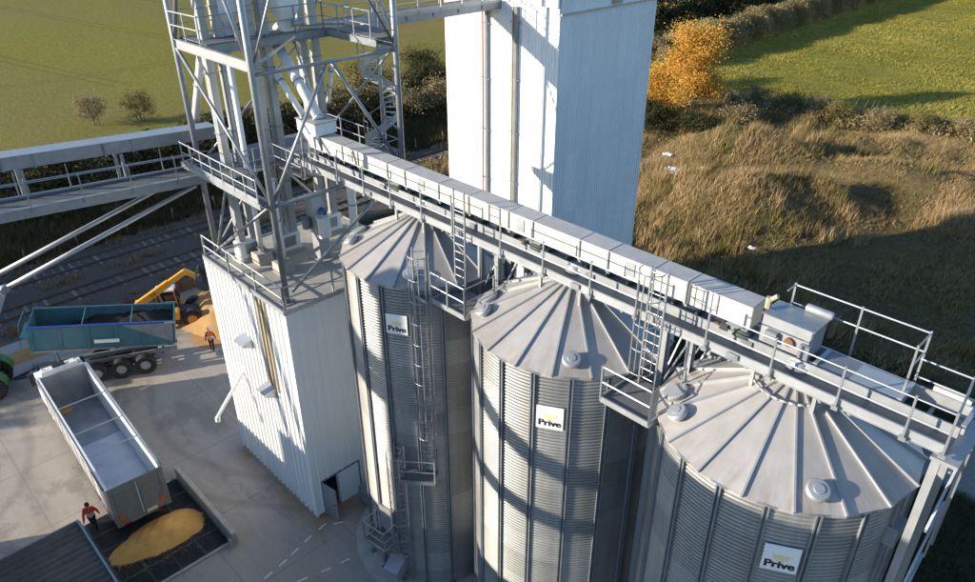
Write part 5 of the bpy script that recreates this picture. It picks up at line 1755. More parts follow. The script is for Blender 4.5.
# ------------------------------------------------------------------ yellow telehandler beyond the trailer (local +x = forwards)
th = thing('telehandler', 'yellow telescopic handler with raised boom and black bucket by the grain heap', 'telehandler', (-48.9, 14.2, 0.02), R(60))
wt = wheel_meshes(.62, .42, .34, 'rubber', 'hub_orange', 14)
for x in (0, 2.7):
    for s_ in (-1, 1):
        add_wheel(th, wt, x, s_ * .92, .62)
    MB().tube((x, -.75, .62), (x, .75, .62), .12).build('axle', 'dark_steel', th, False)
MB().loft([[(x, y, z) for y, z in ((-w, .62), (w, .62), (w, z1 - .1), (w - .1, z1), (-w + .1, z1), (-w, z1 - .1))] for x, w, z1 in ((-1.0, .55, 1.3), (.6, .6, 1.25), (3.0, .5, 1.05), (3.3, .4, .95))]).build('chassis', 'dark_steel', th, False)
MB().bbox(-.2, 1.9, -1.12, -.45, .75, 1.45, .08).build('engine_cover', 'digger_yellow', th, False)
for x in (0, 2.7):
    for s_ in (-1, 1):
        MB().prism([(x + .66 * math.cos(R(a)), .62 + .70 * math.sin(R(a))) for a in range(20, 161, 20)] + [(x + .72 * math.cos(R(a)), .62 + .76 * math.sin(R(a))) for a in range(160, 19, -20)], *sorted((s_ * .68, s_ * 1.14)), 'y').build('fender', 'black', th, False)
cb = MB().loft([[(x0, .18, z), (x1, .18, z), (x1, 1.02, z), (x0, 1.02, z)] for x0, x1, z in ((.35, 1.75, .9), (.3, 1.85, 1.6), (.4, 1.55, 2.42))]).build('cab', 'glass', th, False)
MB().loft([[(x0, y0, z), (x1, y0, z), (x1, y1, z), (x0, y1, z)] for x0, x1, y0, y1, z in ((.3, 1.66, .12, 1.06, 2.43), (.34, 1.6, .16, 1.02, 2.54))]).build('roof', 'lorry_white', cb, False)
for x, y in ((.35, .19), (.35, 1.01), (1.72, .19), (1.72, 1.01)):
    MB().bar((x, y, .9), (x * .9 + .05, y, 2.42), .07).build('pillar', 'digger_yellow', cb, False)
# boom
bp0, bp1 = Vector((-.9, -.12, 1.75)), Vector((2.75, -.12, 4.0))
bd = (bp1 - bp0)
bo = MB().bar(bp0, bp0 + bd * .66, .40, .46).build('boom', 'digger_yellow', th, False)
MB().bar(bp0 + bd * .60, bp1, .31, .36).build('inner_boom', 'digger_yellow', bo, False)
MB().bar(bp1 - Vector((.1, 0, -.05)), bp1 + Vector((.75, 0, -.55)), .26, .34).build('boom_nose', 'digger_yellow', bo, False)
MB().tube((.9, -.12, 1.1), bp0 + bd * .42 - Vector((0, 0, .2)), .08).build('lift_ram', 'galv_dark', th, False)
MB().box(-1.0, -.4, -.4, .3, 1.2, 2.0).build('boom_pivot', 'digger_yellow', th, False)
tx = inst('lettering', text_mesh('JCB', .26, 'lettering', 'sign_black', .006), th, bp0 + bd * .35 + Vector((0, -.206, 0)), (R(90), R(-31.6), 0))
tx2 = inst('lettering', tx.data, th, bp0 + bd * .35 + Vector((0, .206, 0)), (R(90), R(31.6), R(180)))
# bucket: curled open shell
bx = bp1 + Vector((.75, .12, -.75))
shell = [(-.05, .55), (-.1, 0), (.1, -.4), (.5, -.5), (.9, -.42), (.86, -.36), (.5, -.43), (.15, -.34), (-.03, 0), (.02, .55)]
bk = MB().prism([(bx.x + a, bx.z + b) for a, b in shell], -1.1, 1.1, 'y').build('bucket', 'dark_steel', th, False)
for s_ in (-1, 1):
    MB().prism([(bx.x + a, bx.z + b) for a, b in ((-.04, .54), (-.09, 0), (.1, -.39), (.5, -.49), (.88, -.41))], *sorted((s_ * 1.101, s_ * 1.13)), 'y').build('bucket_side', 'dark_steel', bk, False)
for k in range(4):
    MB().box(bx.x - .14, bx.x - .06, -1.0 + k * .62, -.9 + k * .62, bx.z - .1, bx.z + .5).build('bucket_rib', 'galv_dull', bk, False)


# ------------------------------------------------------------------ heaps
def heap(name, c, rx, ry, h, ang, mat, lab, n=40, m=14, power=1.3):
    V, F = [], []
    ph = rng.uniform(0, 6.28, 6)
    for i in range(m + 1):
        u = i / m
        for k in range(n):
            t = 2 * math.pi * k / n
            wv = 1 + .07 * math.sin(2 * t + ph[0]) + .07 * math.sin(3 * t + ph[1]) + (.022 * math.sin(7 * t + ph[2]) + .012 * math.sin(13 * t + ph[5]) + .008 * math.sin(19 * t + ph[3])) * u
            x, y = rx * u * wv * math.cos(t), ry * u * wv * math.sin(t)
            z = h * max(0, 1 - u ** power)
            z += h * (1 - u) * (.10 * math.sin(2.3 * x + ph[3]) * math.sin(2.9 * y + ph[4]) + .06 * math.sin(6.1 * x + 2.0 * y + ph[0]) + .04 * math.sin(11 * x - 7 * y + ph[1])) * min(1, u * 5)
            z += random.uniform(-.012, .012) * h * (i > 0) * (i < m)
            V.append((x * math.cos(ang) - y * math.sin(ang), x * math.sin(ang) + y * math.cos(ang), z))
    for i in range(m):
        for k in range(n):
            j = (k + 1) % n
            F.append((i * n + k, i * n + j, (i + 1) * n + j, (i + 1) * n + k))
    mb = MB()
    mb._add(V, F)
    o = mb.build(name, mat, None, True, True)
    o.location = c
    return tag(o, lab, 'grain heap')


heap('grain_heap', (-29.35, 6.2, .07), 2.4, 1.15, .6, R(84), 'wheat', 'long heap of golden grain tipped on the intake grid behind the lorry', 72, 24)
heap('grain_heap', (-44.2, 16.4, .012), 1.9, 1.3, .10, R(60), 'meal', 'thin tan spill on the yard where the person in the orange vest stands')
heap('grain_heap', (-46.7, 19.4, .01), 4.9, 4.1, 2.3, R(20), 'meal', 'large tan grain heap by the white block where the telehandler works', 56, 18, 1.15)
heap('grain_heap', (-51.2, 6.2, .01), 3.0, .9, .45, R(85), 'meal', 'low tan spill along the yard edge beyond the blue trailer')
# loose kernels thrown round the heap
K = rng.normal(0, 1, (2600, 2)) * np.array([.75, 1.35]) + np.array([-29.3, 6.2])
K = K[(K[:, 0] > -30.0) & (K[:, 0] < -26.8) & (K[:, 1] > 2.8) & (K[:, 1] < 8.4)]
q = rng.uniform(.012, .03, len(K))
Vk = np.stack([np.c_[K[:, 0] - q, K[:, 1], np.full(len(K), .105)], np.c_[K[:, 0] + q, K[:, 1] - q, np.full(len(K), .105)], np.c_[K[:, 0], K[:, 1] + q, np.full(len(K), .105)], np.c_[K[:, 0], K[:, 1], .105 + q]], 1).reshape(-1, 3)
b4 = np.arange(len(K))[:, None] * 4
Fk = np.concatenate([b4 + np.array([[0, 1, 3]]), b4 + np.array([[1, 2, 3]]), b4 + np.array([[2, 0, 3]])])
tag(link_mesh('spilled_grain', np_mesh('spilled_grain', Vk, Fk, 'wheat')), 'loose grain scattered over the intake grid around the heap', 'grain', None, 'stuff')
# push wall of rust stained panels behind the trailer
pw = thing('push_wall', 'low rust brown retaining wall behind the blue trailer', 'wall', (-52.2, 14, 0))
for k in range(6):
    MB().box(-52.3, -52.12, 9.6 + k * 2.0, 11.57 + k * 2.0, 0, .85).build('wall_panel', 'rust', pw)
    MB().box(-52.42, -52.31, 9.5 + k * 2.0, 9.68 + k * 2.0, 0, 1.0).build('post', 'rust', pw)

# ------------------------------------------------------------------ intake pit
PX0, PX1, PY0, PY1 = -32.6, -26.65, 2.6, 8.45
pit = thing('intake_grid', 'dark steel drive over intake grid in the yard with a concrete upstand', 'intake grid', (PX0, PY0, 0.02))
MB().box(PX0, PX1, PY0, PY1, .0, .03).build('pit_dark_sheet', 'black', pit)  # black sheet painting the dark of the pit; no hole below
nx, nyy = 5, 5
dx, dy = (PX1 - PX0) / nx, (PY1 - PY0) / nyy
mb = MB()
for s_ in range(14):
    x = .06 + s_ * (dx - .12) / 13
    mb.box(x - .014, x + .014, .03, dy - .03, .0, .05)
bars = mesh_of(mb, 'grid_bars', 'dark_steel')
mb = MB().box(0.01, dx - .01, .01, .05, -.01, .055).box(0.01, dx - .01, dy - .05, dy - .01, -.01, .055).box(.01, .05, .051, dy - .051, -.01, .055).box(dx - .05, dx - .01, .051, dy - .051, -.01, .055)
frm = mesh_of(mb, 'grid_panel', 'dark_steel')
for i in range(nx):
    for j in range(nyy):
        g_ = inst('grid_panel', frm, pit, (i * dx, j * dy, .03))
        inst('grid_bars', bars, g_)['kind'] = 'stuff'
MB().bbox(PX0 - .1, PX1 + .35, PY1 + .05, PY1 + .30, .0, .75, .03).build('upstand', 'concrete_block', pit)
MB().box(PX1 + .01, PX1 + .14, PY0 - .1, PY1 + .04, .0, .10).build('kerb', 'concrete_block', pit)
MB().bbox(PX1 + .12, PX1 + .42, PY1 - .1, PY1 + .045, .0, .5, .03).build('kerb', 'concrete_block', pit)

# corrugated canopy at the bottom left corner
cn = thing('canopy_roof', 'dark weathered corrugated canopy roof at the bottom left corner', 'canopy', (-29, 3.2, 0))
CZ = 3.5


def corr_sheet(L, W, pitch=.18, amp=.035):
    """corrugations run along local y"""
    n = int(W / pitch) * 6
    V, F = [], []
    for i in range(n + 1):
        x = W * i / n
        z = amp * math.cos(2 * math.pi * x / pitch)
        V += [(x, 0, z), (x, L, z)]
    for i in range(n):
        F.append((2 * i, 2 * i + 2, 2 * i + 3, 2 * i + 1))
    me = bpy.data.meshes.new('roof_sheet')
    me.from_pydata(V, [], F)
    me.materials.append(MATS['fibre_roof'])
    me.shade_smooth()
    return me


cs = corr_sheet(2.62, 1.08, .36, .055)
for i in range(9):
    for j in range(4):
        inst('roof_sheet', cs, cn, (i * 1.08 - .0, -2.55 * (j + 1), CZ + .012 * j - .05 * (j + 1) * 0 + .006 * (i % 2)), (0, 0, 0))
MB().box(-29.08, -19.2, 3.15, 3.24, CZ - .16, CZ + .09).build('verge_trim', 'galv', cn)
MB().box(-29.12, -29.03, -7.0, 3.14, CZ - .12, CZ + .06).build('barge_board', 'galv_dull', cn)
for x in (-28.8, -24.2, -19.6):
    for y in (2.9, -6.6):
        MB().box(x - .09, x + .09, y - .09, y + .09, 0, CZ - .17).build('post', 'galv_dull', cn)
for x in np.arange(-28.9, -19.3, 1.55):
    MB().box(x - .05, x + .05, -6.9, 3.1, CZ - .17, CZ - .05).build('purlin', 'galv_dull', cn)


# ------------------------------------------------------------------ people
def solid(bones, voxel):
    """bones: (p0, p1, r0, r1); one continuous skin grown over them"""
    mb = MB()
    for p0, p1, r0, r1 in bones:
        p0, p1 = Vector(p0), Vector(p1)
        if (p1 - p0).length > 1e-4:
            mb.tube(p0, p1, r0, r1, 10)
        for p, r in ((p0, r0), (p1, r1)):
            mb.lathe([(r * math.cos(R(t)) + 1e-4, r * math.sin(R(t))) for t in range(-90, 91, 30)], 10, p)
    me = mb.mesh('tmp')
    o = bpy.data.objects.new('tmp', me)
    COL.objects.link(o)
    md = o.modifiers.new('r', 'REMESH')
    md.mode = 'VOXEL'
    md.voxel_size = voxel
    md2 = o.modifiers.new('s', 'SMOOTH')
    md2.iterations = 3
    md2.factor = .4
    bpy.context.view_layer.update()
    out = bpy.data.meshes.new_from_object(o.evaluated_get(bpy.context.evaluated_depsgraph_get()))
    bpy.data.objects.remove(o)
    bpy.data.meshes.remove(me)
    out.shade_smooth()
    return out


def person(label, loc, rz, jacket, stride, armsw, hat, group=None):
    """faces local +x"""
    t = thing('person', label, 'person', loc, rz, group)
    hip, sh, nk = Vector((0, 0, .92)), Vector((.02, 0, 1.42)), Vector((.03, 0, 1.50))
    bones, kind = [], []

    def B(k, *b):
        bones.append(b)
        kind.append(k)
    B('trousers', hip + Vector((0, -.08, 0)), hip + Vector((0, .08, 0)), .125, .125)
    B('coat', hip, Vector((.01, 0, 1.18)), .13, .145)
    B('coat', Vector((.01, -.07, 1.18)), Vector((.02, -.12, 1.38)), .12, .09)
    B('coat', Vector((.01, .07, 1.18)), Vector((.02, .12, 1.38)), .12, .09)
    B('coat', sh + Vector((0, -.16, 0)), sh + Vector((0, .16, 0)), .07, .07)
    B('skin', sh, nk + Vector((0, 0, .06)), .062, .055)
    hd = Vector((.05, 0, 1.655))
    B('skin', hd + Vector((0, 0, -.06)), hd + Vector((-.01, 0, .04)), .075, .098)
    B('skin', hd + Vector((.05, 0, -.075)), hd + Vector((.02, 0, -.06)), .045, .06)
    B('skin', hd + Vector((.085, 0, .0)), hd + Vector((.108, 0, -.03)), .012, .018)          # nose
    B('skin', hd + Vector((.088, -.02, -.068)), hd + Vector((.088, .02, -.068)), .012, .012)  # mouth
    for s_ in (-1, 1):
        B('skin', hd + Vector((0, s_ * .092, .0)), hd + Vector((-.005, s_ * .098, -.03)), .02, .014)  # ears
        sw = stride * s_
        kn = Vector((.03 + sw * .55, s_ * .095, .50))
        an = Vector((-.02 + sw * 1.0 - (.06 if sw < 0 else 0), s_ * .10, .09 + (.05 if sw < 0 else 0)))
        B('trousers', hip + Vector((0, s_ * .09, -.02)), kn, .105, .066)
        B('trousers', kn, an, .066, .048)
        B('boot', an, an + Vector((.02, 0, -.045)), .05, .045)
        B('boot', an + Vector((-.04, 0, -.05)), an + Vector((.17, s_ * .015, -.055)), .042, .036)
        a = -armsw * s_
        el = sh + Vector((-.03 + a * .5, s_ * .28, -.29))
        wr_ = el + Vector((.06 + a * .8, s_ * .03, -.24))
        B('sleeve', sh + Vector((0, s_ * .18, -.01)), el, .066, .05)
        B('sleeve', el, wr_, .05, .036)
        f = (wr_ - el).normalized()
        pm_ = wr_ + f * .075
        B('skin', wr_, pm_, .03, .036)
        sidev = Vector((1, 0, 0)) - f * f.x
        sidev.normalize()
        palm_n = f.cross(sidev).normalized() * s_
        for q, (off, ln) in enumerate(((-.033, .062), (-.011, .075), (.011, .078), (.033, .070))):
            k0 = pm_ + sidev * off + f * .015
            k1 = k0 + f * ln * .55 - palm_n * .008
            k2 = k1 + f * ln * .4 - palm_n * .03
            B('skin', k0, k1, .0115, .0105)
            B('skin', k1, k2, .0105, .0095)
        th0 = wr_ + f * .03 + sidev * .03
        th1 = th0 + sidev * .035 + f * .03
        B('skin', th0, th1, .014, .012)
        B('skin', th1, th1 + f * .035 - palm_n * .012, .012, .010)
    me = solid(bones, .0115)
    # paint each face by the bone that grew it
    nf = len(me.polygons)
    cen = np.empty(nf * 3, dtype=np.float32)
    me.polygons.foreach_get('center', cen)
    cen = cen.reshape(-1, 3)
    best, idx = np.full(nf, 1e9), np.zeros(nf, int)
    for i, (p0, p1, r0, r1) in enumerate(bones):
        a, b = np.array(p0), np.array(p1)
        d = b - a
        tt = np.clip(((cen - a) @ d) / max(d @ d, 1e-9), 0, 1)
        dist = np.linalg.norm(cen - a - tt[:, None] * d, axis=1) - (r0 + (r1 - r0) * tt)
        w = dist < best
        best[w], idx[w] = dist[w], i
    names = {'trousers': 'navy_cloth', 'coat': 'navy_cloth', 'sleeve': jacket[1], 'skin': 'skin', 'boot': 'black'}
    slots = sorted(set(names.values()))
    me.materials.clear()
    for s_ in slots:
        me.materials.append(MATS[s_])
    km = np.array([slots.index(names[k]) for k in kind], dtype=np.int32)
    me.polygons.foreach_set('material_index', km[idx])
    me.name = 'body'
    o = link_mesh('body', me, t)
    # jacket or vest over the trunk
    cb_ = [(p0, p1, r0 + .022, r1 + .022) for (p0, p1, r0, r1), k in zip(bones, kind) if k == 'coat']
    if jacket[2]:
        cb_ += [(p0, p1, r0 + .016, r1 + .014) for (p0, p1, r0, r1), k in zip(bones, kind) if k == 'sleeve']
    cm = solid(cb_, .018)
    cm.materials.clear()
    cm.materials.append(MATS[jacket[0]])
    j = link_mesh('hi_vis_jacket', cm, t)
    for z, r in ((1.02, .176), (1.16, .182)):
        b_ = MB().lathe([(1.0, z - .025), (1.02, z), (1.0, z + .025)], 28)
        b_.v = [(x * r + .008, y * r * (1.0 if z < 1.1 else 1.16), zz) for x, y, zz in b_.v]
        b_.build('reflective_band', 'reflective', j, False, True)
    if hat == 'helmet':
        h_ = MB().lathe([(.135, .015), (.13, .02), (.118, .03), (.112, .07), (.085, .115), (.04, .135), (.002, .138)], 20, hd + Vector((0, 0, .03)))
        h_.build('helmet', 'helmet', t, False, True)
    else:
        h_ = MB().lathe([(.104, -.06), (.109, .0), (.106, .05), (.08, .095), (.04, .112), (.002, .115)], 18, hd + Vector((-.022, 0, .02)))
        h_.build('hair', 'hair', t, False, True)
    for s_ in (-1, 1):
        MB().lathe([(.010, -.004), (.008, .003), (.001, .005)], 8, hd + Vector((.083, s_ * .034, .012)), 'x').build('eye', 'black', o, False)
    return t


person('person in orange hi vis vest, hard hat and dark trousers standing by the white block', (-42.86, 15.56, .02), R(150), ('hi_vis', 'navy_cloth', False), .10, .04, 'helmet')
person('person in red hi vis jacket and dark trousers walking beside the lorry rear', (-31.95, 4.1, .10), R(-20), ('hi_vis_red', 'hi_vis_red', True), .20, .16, 'hair')


# ------------------------------------------------------------------ vegetation
def rand_quads(C, size, rng_, up=0.0, aspect=1.6):
    """one small leaf (two triangles as a quad) at each centre"""
    n = len(C)
    a = rng_.normal(size=(n, 3))
    a[:, 2] += up
    a /= np.linalg.norm(a, axis=1)[:, None]
    b = rng_.normal(size=(n, 3))
    b -= (b * a).sum(1)[:, None] * a
    b /= np.linalg.norm(b, axis=1)[:, None]
    s = (size * rng_.uniform(.6, 1.3, n))[:, None]
    u, v = a * s * aspect / 2, b * s / 2
    V = np.stack([C - u, C + v, C + u, C - v], 1).reshape(-1, 3)
    F = np.arange(n * 4).reshape(-1, 4)
    return V, F


def blades(P, h, w, rng_, lean=.45, per=3):
    """tufts: thin upright triangles"""
    n = len(P) * per
    base = np.repeat(P, per, 0) + np.c_[rng_.normal(0, .10, (n, 2)), np.zeros(n)]
    hh = np.repeat(h, per) * rng_.uniform(.6, 1.2, n)
    t = rng_.uniform(0, 2 * np.pi, n)
    d = np.c_[np.cos(t), np.sin(t), np.zeros(n)]
    le = rng_.normal(0, lean, (n, 2)) * hh[:, None]
    tip = base + np.c_[le + .12 * hh[:, None], hh]
    ww = (w * rng_.uniform(.6, 1.4, n))[:, None]
    V = np.stack([base - d * ww / 2, base + d * ww / 2, tip], 1).reshape(-1, 3)
    F = np.arange(n * 3).reshape(-1, 3)
    return V, F


def patchy(P, f, seed=0):
    r_ = np.random.default_rng(seed)
    z = 0
    for k in range(8):
        d = r_.normal(size=2) * f * (1 + k * .5)
        z = z + np.sin(P[:, 0] * d[0] + P[:, 1] * d[1] + r_.uniform(0, 6.28)) / (1 + k * .35)
    return z / 2.2


def scatter(x0, x1, y0, y1, n, rng_):
    P = np.c_[rng_.uniform(x0, x1, n), rng_.uniform(y0, y1, n)]
    return np.c_[P, hgt(P[:, 0], P[:, 1])]


def stuff(name, V, F, mat, tone, lab, cat):
    o = link_mesh(name, np_mesh(name, V, F, mat, tone))
    return tag(o, lab, cat, None, 'stuff')


# dead grass over the rough ground
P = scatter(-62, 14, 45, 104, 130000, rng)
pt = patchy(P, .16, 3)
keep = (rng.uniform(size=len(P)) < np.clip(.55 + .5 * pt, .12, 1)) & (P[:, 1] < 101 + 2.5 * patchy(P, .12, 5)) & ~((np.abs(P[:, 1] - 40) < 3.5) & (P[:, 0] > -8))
keep &= rng.uniform(size=len(P)) < np.clip((P[:, 1] - 45) / 13, .22, 1)      # thinned nearer the works to make the shadowed ground look darker
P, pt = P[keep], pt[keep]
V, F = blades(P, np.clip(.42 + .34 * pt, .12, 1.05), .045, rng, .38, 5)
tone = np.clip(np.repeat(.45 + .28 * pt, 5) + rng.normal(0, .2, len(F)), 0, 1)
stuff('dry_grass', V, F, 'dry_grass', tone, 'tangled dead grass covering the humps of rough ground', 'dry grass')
# taller russet weed clumps standing in it
Q = scatter(-60, 12, 47, 101, 1500, rng)
Q = Q[patchy(Q, .14, 17) > -.1]
Cc = np.repeat(Q, 26, 0) + np.c_[rng.normal(0, .42, (len(Q) * 26, 2)), np.zeros(len(Q) * 26)]
Cc[:, 2] = hgt(Cc[:, 0], Cc[:, 1])
V, F = blades(Cc, np.repeat(rng.uniform(.7, 1.5, len(Q)), 26), .06, rng, .22, 3)
stuff('tall_weeds', V, F, 'dry_grass', np.clip(np.repeat(rng.uniform(.1, .75, len(Q)), 78) + rng.normal(0, .15, len(F)), 0, 1), 'taller russet weed clumps standing in the dead grass', 'weeds')
# low green turf behind the silos
P = scatter(-27, 12, 23.5, 47, 16000, rng)
P = P[~((np.abs(P[:, 1] - 40) < 2.8) & (P[:, 0] > -6)) & ~((P[:, 0] < -24) & (P[:, 1] > 29) & (P[:, 1] < 39))]
V, F = blades(P, np.full(len(P), .16), .05, rng, .5, 4)
stuff('turf', V, F, 'turf_blade', rng.uniform(0, 1, len(F)), 'short rough turf behind the silos', 'grass')
# meadow tussocks on the right hand field
P = scatter(-72, 30, 100, 250, 120000, rng)
pt = patchy(P, .2, 9)
P, pt = P[(P[:, 0] > -72)], pt
V, F = blades(P, np.clip(.24 + .14 * pt, .08, .5), .11, rng, .6, 3)
stuff('meadow_grass', V, F, 'meadow_blade', np.clip(np.repeat(.5 + .3 * pt, 3) + rng.normal(0, .2, len(F)), 0, 1), 'green meadow grass on the field at the upper right', 'grass')
# weeds on the railway bank
P = scatter(-80, -65.5, -10, 92, 30000, rng)
pt = patchy(P, .3, 11)
V, F = blades(P, np.clip(.75 + .5 * pt, .25, 1.8), .08, rng, .3, 4)
stuff('bank_weeds', V, F, 'bank_weed', np.clip(np.repeat(.45 + .3 * pt, 4) + rng.normal(0, .22, len(F)), 0, 1), 'dark tangled weeds on the bank beyond the railway', 'weeds')
P = np.vstack([scatter(-66.5, -64.3, 4, 75, 900, rng), scatter(-60.6, -59.7, 0, 75, 1100, rng), scatter(-55.6, -54.2, 0, 70, 900, rng)])
P = P[patchy(P, .5, 13) > .1]
V, F = blades(P, np.full(len(P), .55), .05, rng, .35, 7)
stuff('trackside_weeds', V, F, 'pale_weed', rng.uniform(0, 1, len(F)), 'pale dead weeds growing beside the railway tracks', 'weeds')


def limb(mb, p, q, r0, r1):
    mb.tube(p, q, r0, r1, 7)


def tree(name, label, cat, loc, height, crown_r, crown_lo, leaf_mat, n_leaf, leaf, bark, group=None, seed=1, shape='oval', trunk_r=.22, stems=1):
    r_ = np.random.default_rng(seed)
    t = thing(name, label, cat, loc, 0, group)
    mb = MB()
    tips = []
    for s_ in range(stems):
        bx, by = (0, 0) if stems == 1 else r_.normal(0, crown_r * .22, 2)
        p = Vector((bx, by, -.1))
        top = Vector((bx + r_.normal(0, .3), by + r_.normal(0, .3), height * r_.uniform(.82, .95)))
        pts = [p.lerp(top, k / 6) + Vector((*r_.normal(0, .06 * crown_r, 2), 0)) * (k > 0) for k in range(7)]
        for k in range(6):
            limb(mb, pts[k], pts[k + 1], trunk_r * (1 - k / 6.5), trunk_r * (1 - (k + 1) / 6.5))
        for k in range(14 if stems == 1 else 7):
            u = r_.uniform(max(.12, crown_lo / height), .93)
            i = min(5, int(u * 6))
            s0 = pts[i].lerp(pts[i + 1], u * 6 - i)
            a = r_.uniform(0, 6.28)
            L = crown_r * r_.uniform(.55, 1.0) * (1.15 - .75 * max(0, u - .3))
            e = s0 + Vector((math.cos(a) * L, math.sin(a) * L, L * r_.uniform(.35, .9)))
            limb(mb, s0, e, trunk_r * .35 * (1.1 - u), .02)
            for q in range(3):
                f_ = r_.uniform(.35, 1)
                b0 = s0.lerp(e, f_)
                e2 = b0 + Vector((*r_.normal(0, .35 * L, 2), r_.uniform(0, .5 * L)))
                limb(mb, b0, e2, .025, .01)
                tips.append(e2)
            tips.append(e)
    mb.build('trunk', bark, t, False, True)
    # leaf clumps sit round the twig ends
    T = np.array([tuple(q) for q in tips])
    nc = len(T)
    per = n_leaf // nc
    cr = crown_r * r_.uniform(.11, .27, nc)
    C = np.repeat(T, per, 0) + r_.normal(size=(nc * per, 3)) * np.repeat(cr, per)[:, None] * np.array([1, 1, .8])
    C = C[C[:, 2] > crown_lo * .35]
    V, F = rand_quads(C, leaf, r_)
    n = len(C)
    tn = np.clip(.5 + .22 * np.repeat(r_.normal(size=nc), per)[:n] + r_.normal(0, .2, n), 0, 1)
    link_mesh('crown', np_mesh('crown', V, F, leaf_mat, tn), t)
    return t


# golden birch beyond the tower
tree('birch_tree', 'golden yellow autumn tree standing behind the white tower', 'tree', (-49.6, 85.6, 0), 11.6, 3.9, .6, 'birch_leaf', 62000, .135, 'birch_bark', None, 21, trunk_r=.24)
tree('birch_tree', 'smaller orange autumn tree leaning against the golden one', 'tree', (-53.3, 84.6, 0), 6.4, 2.7, .3, 'birch_leaf', 20000, .13, 'birch_bark', None, 22, trunk_r=.12)
# two bushes at the field edge
for k, (x, y, lab) in enumerate(((-94.5, 26.3, 'bare brownish bush at the field edge above the bridge, left of two'), (-92.5, 31.3, 'rounded russet bush at the field edge above the bridge, right of two'))):
    tree('field_bush', lab, 'bush', (x, y, 2.3), 3.4 - .3 * k, 1.7, .1, 'hedge_leaf' if k == 0 else 'olive_leaf', 4200, .085, 'bark', 'bushes at the crop field edge', 31 + k, trunk_r=.06, stems=4)
# shrubs along the meadow edge
for k, (x, y, h_) in enumerate(((-46.5, 97.5, 2.6), (-42.5, 99.3, 2.3), (-39.0, 99.5, 2.4), (-36.0, 98.6, 2.8), (-31.0, 99.0, 2.2), (-26.5, 101.2, 2.4), (-22.0, 103.0, 2.0))):
    tree('scrub_bush', 'brushy olive shrub on the meadow edge, %s from the golden tree' % ('first', 'second', 'third', 'fourth', 'fifth', 'sixth', 'seventh')[k], 'bush', (x, y, 0), h_, 1.5, .1, ('hedge_leaf', 'olive_leaf')[k % 2], 3600, .09, 'bark', 'shrubs along the meadow edge', 41 + k, trunk_r=.05, stems=4)
# bushes at the foot of the birch and beside the tower
for k, (x, y, h_, m_) in enumerate(((-58.5, 93.5, 4.0, 'hedge_leaf'), (-61.5, 97.5, 5.0, 'hedge_leaf'), (-54.5, 79.5, 2.2, 'dark_leaf'), (-50.5, 78.0, 2.0, 'dark_leaf'), (-46.5, 80.5, 1.8, 'dark_leaf'), (-44.0, 87.0, 2.2, 'hedge_leaf'), (-60.0, 78.0, 2.3, 'dark_leaf'))):
    tree('scrub_bush', ('tall brown bush left of the golden tree', 'tall brown bush behind the left side of the golden tree', 'dark low bush in shade left of the golden tree foot', 'dark low bush in shade at the golden tree foot', 'dark low bush right of the golden tree foot', 'brown bush right of the golden tree', 'dark low bush beside the white tower edge')[k], 'bush', (x, y, 0), h_, 2.2, .1, m_, 5200, .13, 'bark', 'bushes round the golden tree', 61 + k, trunk_r=.07, stems=5)
# trackside willow scrub behind the lattice tower and the stair
for k, (x, y, h_, m_, lab) in enumerate(((-82.0, 57.5, 4.2, 'olive_leaf', 'tall yellowish bush on the bank behind the spiral stair'), (-78.0, 63.5, 3.6, 'dark_leaf', 'dark bush on the bank left of the white tower'), (-84.5, 68.5, 3.6, 'dark_leaf', 'broad dark bush against the white tower left edge'),
                                         (-72.5, 56.0, 3.0, 'hedge_leaf', 'reddish brown shrub on the bank behind the rear leg'), (-72.0, 61.5, 3.0, 'hedge_leaf', 'reddish brown shrub on the bank next to the white tower'), (-75.5, 51.5, 2.6, 'hedge_leaf', 'low brown shrub on the bank behind the spiral stair foot'))):
    tree('bank_bush', lab, 'bush', (x, y, float(hgt(np.array(x), np.array(y)))), h_, 2.4, .1, m_, 6000, .13, 'bark', 'bushes on the railway bank', 81 + k, trunk_r=.07, stems=5)


# hedgerow running away along the meadow, and the dark trees behind it
def hedge(name, label, a, b, w, h, mat, n, leaf, seed):
    r_ = np.random.default_rng(seed)
    t = thing(name, label, 'hedge', (a[0], a[1], 0))
    u = r_.uniform(0, 1, n)
    prof = 1 + .12 * np.sin(u * 37 + seed) + .10 * np.sin(u * 131 + 1) + .07 * np.sin(u * 290)
    ang = r_.uniform(0, np.pi, n)
    rad = np.sqrt(r_.uniform(.35, 1.0, n))
    off = np.cos(ang) * rad * w / 2 * prof
    z = np.sin(ang) ** .7 * rad * h * prof + r_.normal(0, .12, n)
    A, B = np.array(a), np.array(b)
    d = (B - A) / np.linalg.norm(B - A)
    nrm = np.array([-d[1], d[0]])
    xy = A + u[:, None] * (B - A) + off[:, None] * nrm
    C = np.c_[xy, np.maximum(z, .05) + hgt(xy[:, 0], xy[:, 1])] - np.array([a[0], a[1], 0])
    V, F = rand_quads(C, leaf, r_, .3, 2.4)
    tn = np.clip(.45 + .25 * np.sin(u * 80 + seed) + r_.normal(0, .22, n), 0, 1)
    link_mesh('foliage', np_mesh('foliage', V, F, mat, tn), t)
    mb = MB()
    for k in range(40):
        p = A + (k + .5) / 40 * (B - A) - A
        q = p + r_.normal(0, w * .12, 2)
        mb.tube((p[0], p[1], float(hgt(np.array(p[0] + a[0]), np.array(p[1] + a[1]))) - .1), (q[0], q[1], h * .7 + 2.0), .07, .03, 5)
    o = mb.build('stems', 'bark', t, False)
    o['kind'] = 'stuff'
    return t


